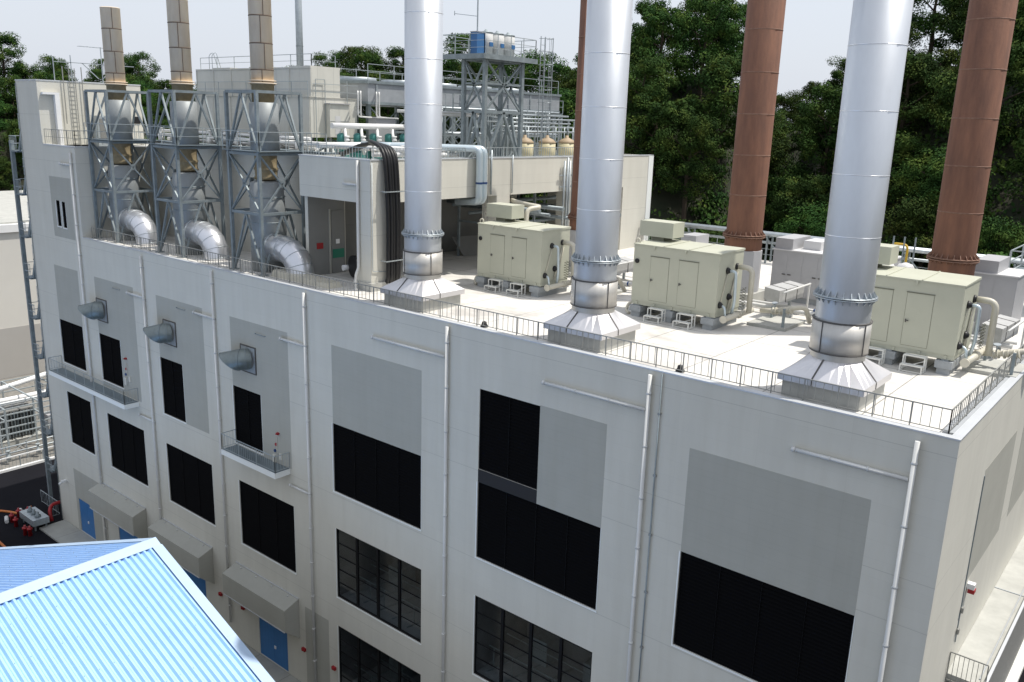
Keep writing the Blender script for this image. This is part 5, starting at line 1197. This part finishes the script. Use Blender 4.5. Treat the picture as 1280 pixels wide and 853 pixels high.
for y in (0.2, 1.3): mb.lathe((-83.5, y, G + .03), (0, 0, 1), [(0, .45), (1.7, .45), (1.9, .3)], 16)
mb.build('drum', 'pipe_white', r)
r = thing('cable_rack', 'low galvanised pipe rack between the fence and the transformer', 'pipe rack', (-78, 4, G)); mb = MB()
for z in (.5, .9, 1.5): mb.cyl((-78.3, -3, G + z), (-78.3, 13, G + z), .07, 8)
for k in range(9): mb.bar((-78.3, -2 + k * 1.8, G), (-78.3, -2 + k * 1.8, G + 1.7), .1)
mb.build('rack', 'galv', r)
mb = MB()
for k in range(5): mb.lathe((-77.8, -1 + k * 2.6, G + .5), (0, 0, 1), [(0, .2), (.3, .22), (.4, .1), (.8, .1), (.8, .2), (.85, .2)], 12)
mb.build('valve', 'rail_pale', r)
r = thing('yard_fence', 'pale low fence with a white kerb between the dark asphalt and the switchyard', 'fence', (-76.3, 3, G)); mb = MB()
mb.bar((-76.3, -12, G + 1.25), (-76.3, 16, G + 1.25), .09); mb.build('rail', 'white', r); mb = MB(); mb.box(-76.45, -76.15, -12, 16, G, G + .22); mb.build('kerb', 'white', r)
mb = MB()
for k in range(15): y = -12 + 2 * k; mb.bar((-76.3, y, G + .2), (-76.3, y, G + 1.25), .07)
mb.build('post', 'rail_pale', r)
mb = MB()
for k in range(93): y = -12 + .3 * k + .15; mb.bar((-76.3, y, G + .22), (-76.3, y, G + 1.22), .02)
mb.build('pickets', 'galv_dull', r)
# fire valve set, hose, small things on the ground
r = thing('fire_valve_set', 'red and grey valve assembly by the building corner at ground level', 'valve set', (-63.5, -2.2, G)); mb = MB(); mb.box(-64.9, -62.3, -2.5, -1.3, G + .45, G + .95); mb.build('tray', 'galv', r)
mb = MB()
for x, y in ((-64.7, -2.3), (-62.5, -2.3), (-64.7, -1.5), (-62.5, -1.5)): mb.bar((x, y, G), (x, y, G + .45), .1)
for x in (-64.3, -63.6, -62.9): mb.lathe((x, -1.9, G + .95), (0, 0, 1), [(0, .2), (.1, .25), (.2, .12), (.4, .1)], 12)
mb.build('stand', 'galv_dull', r)
mb = MB()
for x, y in ((-65.4, -2.9), (-64.4, -3.0), (-62.4, -3.1), (-62.0, -2.9), (-65.9, -2.2), (-65.6, -1.6)): mb.lathe((x, y, G), (0, 0, 1), [(0, .16), (.5, .12), (.52, .2), (.62, .2), (.64, .08), (.8, .08)], 12)
mb.build('red_hydrant', 'red', r); mb = MB(); mb.tube([(-62.9, -.9, G + .2), (-63.2, -.9, G + 1.0), (-63.6, -.5, G + 1.3), (-63.5, .6, G + 1.3)], .14, 10, .3); mb.build('red_pipe', 'red', r)
mb = MB(); mb.lathe((-66.4, -1.9, G), (0, 0, 1), [(0, .25), (.3, .22), (.5, .1)], 12); mb.cyl((-66.3, -3.0, G + .15), (-65.4, -3.3, G + .15), .15, 10); mb.build('coupling', 'pipe_white', r)
r = thing('fire_hose', 'orange hose curving over the dark asphalt beside the valve assembly', 'hose', (-66, -3.5, G)); mb = MB(); pts = [(-65.4, -1.7, G + .1), (-67.2, -2.3, G + .08), (-68.6, -3.2, G + .08), (-68.4, -4.4, G + .08), (-66.6, -4.8, G + .08), (-64.0, -4.9, G + .08), (-61, -5.0, G + .08), (-57, -5.3, G + .08)]
mb.tube(pts, .10, 8, 1.2, 5); mb.build('hose', 'orange', r)
for i, (x, y) in enumerate(((-66.0, -1.2),)):
    r = thing('traffic_cone', 'orange traffic cone beside the valve assembly', 'cone', (x, y, G)); mb = MB(); mb.box(x - .2, x + .2, y - .2, y + .2, G, G + .04); mb.lathe((x, y, G + .04), (0, 0, 1), [(0, .15), (.6, .03)], 12); mb.build('cone', 'orange', r)
r = thing('handrail_ramp', 'grey railing round a ramp behind the building corner', 'railing', (-66, 1, G)); railing(r, [(-67.5, .2, G), (-64.0, .2, G), (-64.0, -.6, G)], h=1.1, post=1.2, bal=.3, m='rail_pale')
r = thing('white_board', 'plain white board standing on the asphalt at the left edge', 'board', (-62.4, -8.0, G)); mb = MB(); mb.box(-66.2, -60.15, -7.95, -7.75, G + 1.6, G + 3.6); mb.build('board', 'white', r); mb = MB(); mb.bar((-65.5, -7.85, G), (-65.5, -7.85, G + 1.6), .12); mb.bar((-60.9, -7.85, G), (-60.9, -7.85, G + 1.6), .12); mb.build('leg', 'galv_dull', r)
# equipment in the low right corner
r = thing('ground_pipework', 'grey and red pipework on the lower level beyond the side walkway', 'pipework', (3.2, 14, -14)); mb = MB()
for k in range(5): mb.cyl((2.4 + k * .35, 4, -14.5), (2.4 + k * .35, 30, -14.5), .1, 8)
for y in range(5, 30, 2): mb.bar((2.3, y, G), (2.3, y, -14.6), .15); mb.bar((4.0, y, G), (4.0, y, -14.6), .15); mb.bar((2.2, y, -14.7), (4.1, y, -14.7), .15)
mb.build('pipes', 'galv', r)
mb = MB()
for y in (7, 10, 13, 17): mb.lathe((3.0, y, -14.3), (0, 0, 1), [(0, .3), (.5, .3), (.6, .1)], 12)
mb.build('red_valve', 'red', r)
mb = MB(); mb.box(2.2, 4.2, 8, 9.6, -14.38, -13.4); mb.build('box', 'galv_dull', r)

# ------------------------------------------------------------------ blue corrugated roof in the foreground
yg = -8.0; xr, zr = -31.92, -11.49; sR, sL = .369, .386
r = thing('blue_roof_shed', 'low shed with a pale blue corrugated gable roof in the foreground', 'shed', (-32, -22, G))
def corr(xa, xb, slope, name, step=.30):
    """corrugated sheet: ribs run down the slope, profile varies along y"""
    mb = MB(); ys = []; y = yg - .35; y_end = -42.0
    prof = [(0, 0), (.085, 0), (.19, .14), (.315, .14)]
    pts = []
    while y > y_end:
        for t, h in prof: pts.append((y - t * step / .42, h * .85))
        y -= step
    n = 6; i0 = 0
    for j in range(n + 1):
        t = j / n; x = xa + (xb - xa) * t; z = zr - abs(x - xr) * slope
        for (yy, h) in pts: mb.v.append((x, yy, z + h))
    m_ = len(pts)
    for j in range(n):
        for k in range(m_ - 1): mb.f.append((j * m_ + k, j * m_ + k + 1, (j + 1) * m_ + k + 1, (j + 1) * m_ + k)); mb.sm.append(False)
    return mb.build(name, 'sheet', r)
corr(xr + .02, xr + 16, sR, 'roof_sheet'); corr(xr - .02, xr - 27, sL, 'roof_sheet')
# dark filler strips under the ridge flashing and fixing screws
mb = MB(); mf = MB(); y = yg - .35
while y > -41:
    mb.box(xr + .31, xr + .325, y - .34 * 1.0 - .06, y - .32 + .2, zr - .12 - .02, zr - .12 + .05) if False else None
    y -= .42
for sgn, sl in ((1, sR), (-1, sL)):
    y = yg - .35
    row = 0
    while y > -30:
        for k, off in enumerate((1.6, 3.4, 5.2, 7.0, 8.8, 10.6)):
            x = xr + sgn * off; z = zr - off * sl + .119; mf.cyl((x, y - .18, z), (x, y - .18, z + .03), .014, 6)
        y -= .6
mf.build('fixing_screws', 'galv_dull', r)
mb = MB(); w = .46
mb.hexa([(xr - w, yg, zr - w * sL + .125), (xr - w, -42, zr - w * sL + .125), (xr, -42, zr + .17), (xr, yg, zr + .17)], [(xr - w, yg, zr - w * sL + .14), (xr - w, -42, zr - w * sL + .14), (xr, -42, zr + .19), (xr, yg, zr + .19)])
mb.hexa([(xr, yg, zr + .17), (xr, -42, zr + .17), (xr + w, -42, zr - w * sR + .125), (xr + w, yg, zr - w * sR + .125)], [(xr, yg, zr + .19), (xr, -42, zr + .19), (xr + w, -42, zr - w * sR + .14), (xr + w, yg, zr - w * sR + .14)])
cap_ = mb.build('ridge_cap', 'sheet_trim', r)
mb = MB(); y = yg - .5
while y > -40:
    for s_, sl in ((w - .08, sR), (-(w - .08), sL)): mb.cyl((xr + s_, y, zr - abs(s_) * sl + .115), (xr + s_, y, zr - abs(s_) * sl + .145), .018, 6)
    y -= .84
mb.build('screws', 'galv_dull', r, cap_)
for sgn, sl in ((1, sR), (-1, sL)):
    for k in range(5 if sgn > 0 else 8):
        a, b = (w + .003 if k == 0 else 3.2 * k + .006), 3.2 * (k + 1); L_ = MB(); xa, xb = xr + sgn * a, xr + sgn * b; za, zb_ = zr - a * sl + .125, zr - b * sl + .125
        L_.hexa([(xa, yg - .42, za), (xb, yg - .42, zb_), (xb, yg + .02, zb_), (xa, yg + .02, za)], [(xa, yg - .42, za + .02), (xb, yg - .42, zb_ + .02), (xb, yg + .02, zb_ + .02), (xa, yg + .02, za + .02)])
        L_.hexa([(xa, yg + .021, za - .2), (xb, yg + .021, zb_ - .2), (xb, yg + .045, zb_ - .2), (xa, yg + .045, za - .2)], [(xa, yg + .021, za + .02), (xb, yg + .021, zb_ + .02), (xb, yg + .045, zb_ + .02), (xa, yg + .045, za + .02)])
        L_.build('verge_trim', 'sheet_trim', r)
mb = MB(); A = [(xr + 15.5, yg - .3, G), (xr + 15.5, yg - .3, zr - 15.6 * sR), (xr, yg - .3, zr - .1), (xr - 26, yg - .3, zr - 26.3 * sL), (xr - 26, yg - .3, G)]
mb.hexa(A, [(p[0], -41.8, p[2]) for p in A]); mb.build('wall', 'conc', r)

# ================================================================== LIGHT, SKY, CAMERA
w = bpy.data.worlds.new('World'); sc.world = w; w.use_nodes = True; nt = w.node_tree; N = nt.nodes; L = nt.links
sd = Vector((.30, .28, .91)).normalized()
el = math.asin(sd.z); rot = math.atan2(sd.x, sd.y)
sky = N.new('ShaderNodeTexSky'); sky.sky_type = 'NISHITA'; sky.sun_disc = False; sky.sun_elevation = el; sky.sun_rotation = rot; sky.dust_density = 4.0; sky.air_density = 1.2; sky.ozone_density = 1.5
bg = N['Background']; bg.inputs['Strength'].default_value = .15
mix = N.new('ShaderNodeMix'); mix.data_type = 'RGBA'; mix.inputs[0].default_value = .80; mix.inputs[7].default_value = (5.35, 5.68, 6.3, 1)
L.new(sky.outputs[0], mix.inputs[6]); L.new(mix.outputs[2], bg.inputs['Color'])
sun = bpy.data.lights.new('sun', 'SUN'); sun.energy = 4.4; sun.angle = math.radians(.6); sun.color = (1, .955, .88)
so = bpy.data.objects.new('sun', sun); col.objects.link(so); so.rotation_euler = sd.to_track_quat('Z', 'Y').to_euler(); so.location = (0, 0, 80)

cam = bpy.data.cameras.new('camera'); co = bpy.data.objects.new('camera', cam); col.objects.link(co); sc.camera = co
F_ = 1070.78319; cam.sensor_fit = 'HORIZONTAL'; cam.sensor_width = 36; cam.lens = F_ / 1280 * 36; cam.clip_start = .3; cam.clip_end = 3000
yaw, pit, rol = 0.685467137, 0.250180194, 0.0313136452
cy, sy, cp, sp = math.cos(yaw), math.sin(yaw), math.cos(pit), math.sin(pit)
fwd = Vector((-sy * cp, cy * cp, -sp)); right = Vector((cy, sy, 0)); up = right.cross(fwd)
c_, s_ = math.cos(rol), math.sin(rol); r_ = right * c_ + up * s_; u_ = up * c_ - right * s_
mat4 = Matrix(((r_.x, u_.x, -fwd.x, 4.6913), (r_.y, u_.y, -fwd.y, -26.2711), (r_.z, u_.z, -fwd.z, 8.4748 + ZO), (0, 0, 0, 1)))
co.matrix_world = mat4
sc.render.engine = 'CYCLES'
sc.view_settings.view_transform = 'Standard'; sc.view_settings.look = 'None'; sc.view_settings.gamma = 1; sc.view_settings.exposure = 0.06
sc.render.resolution_x = 1024; sc.render.resolution_y = 682
print('trees', NTREE)
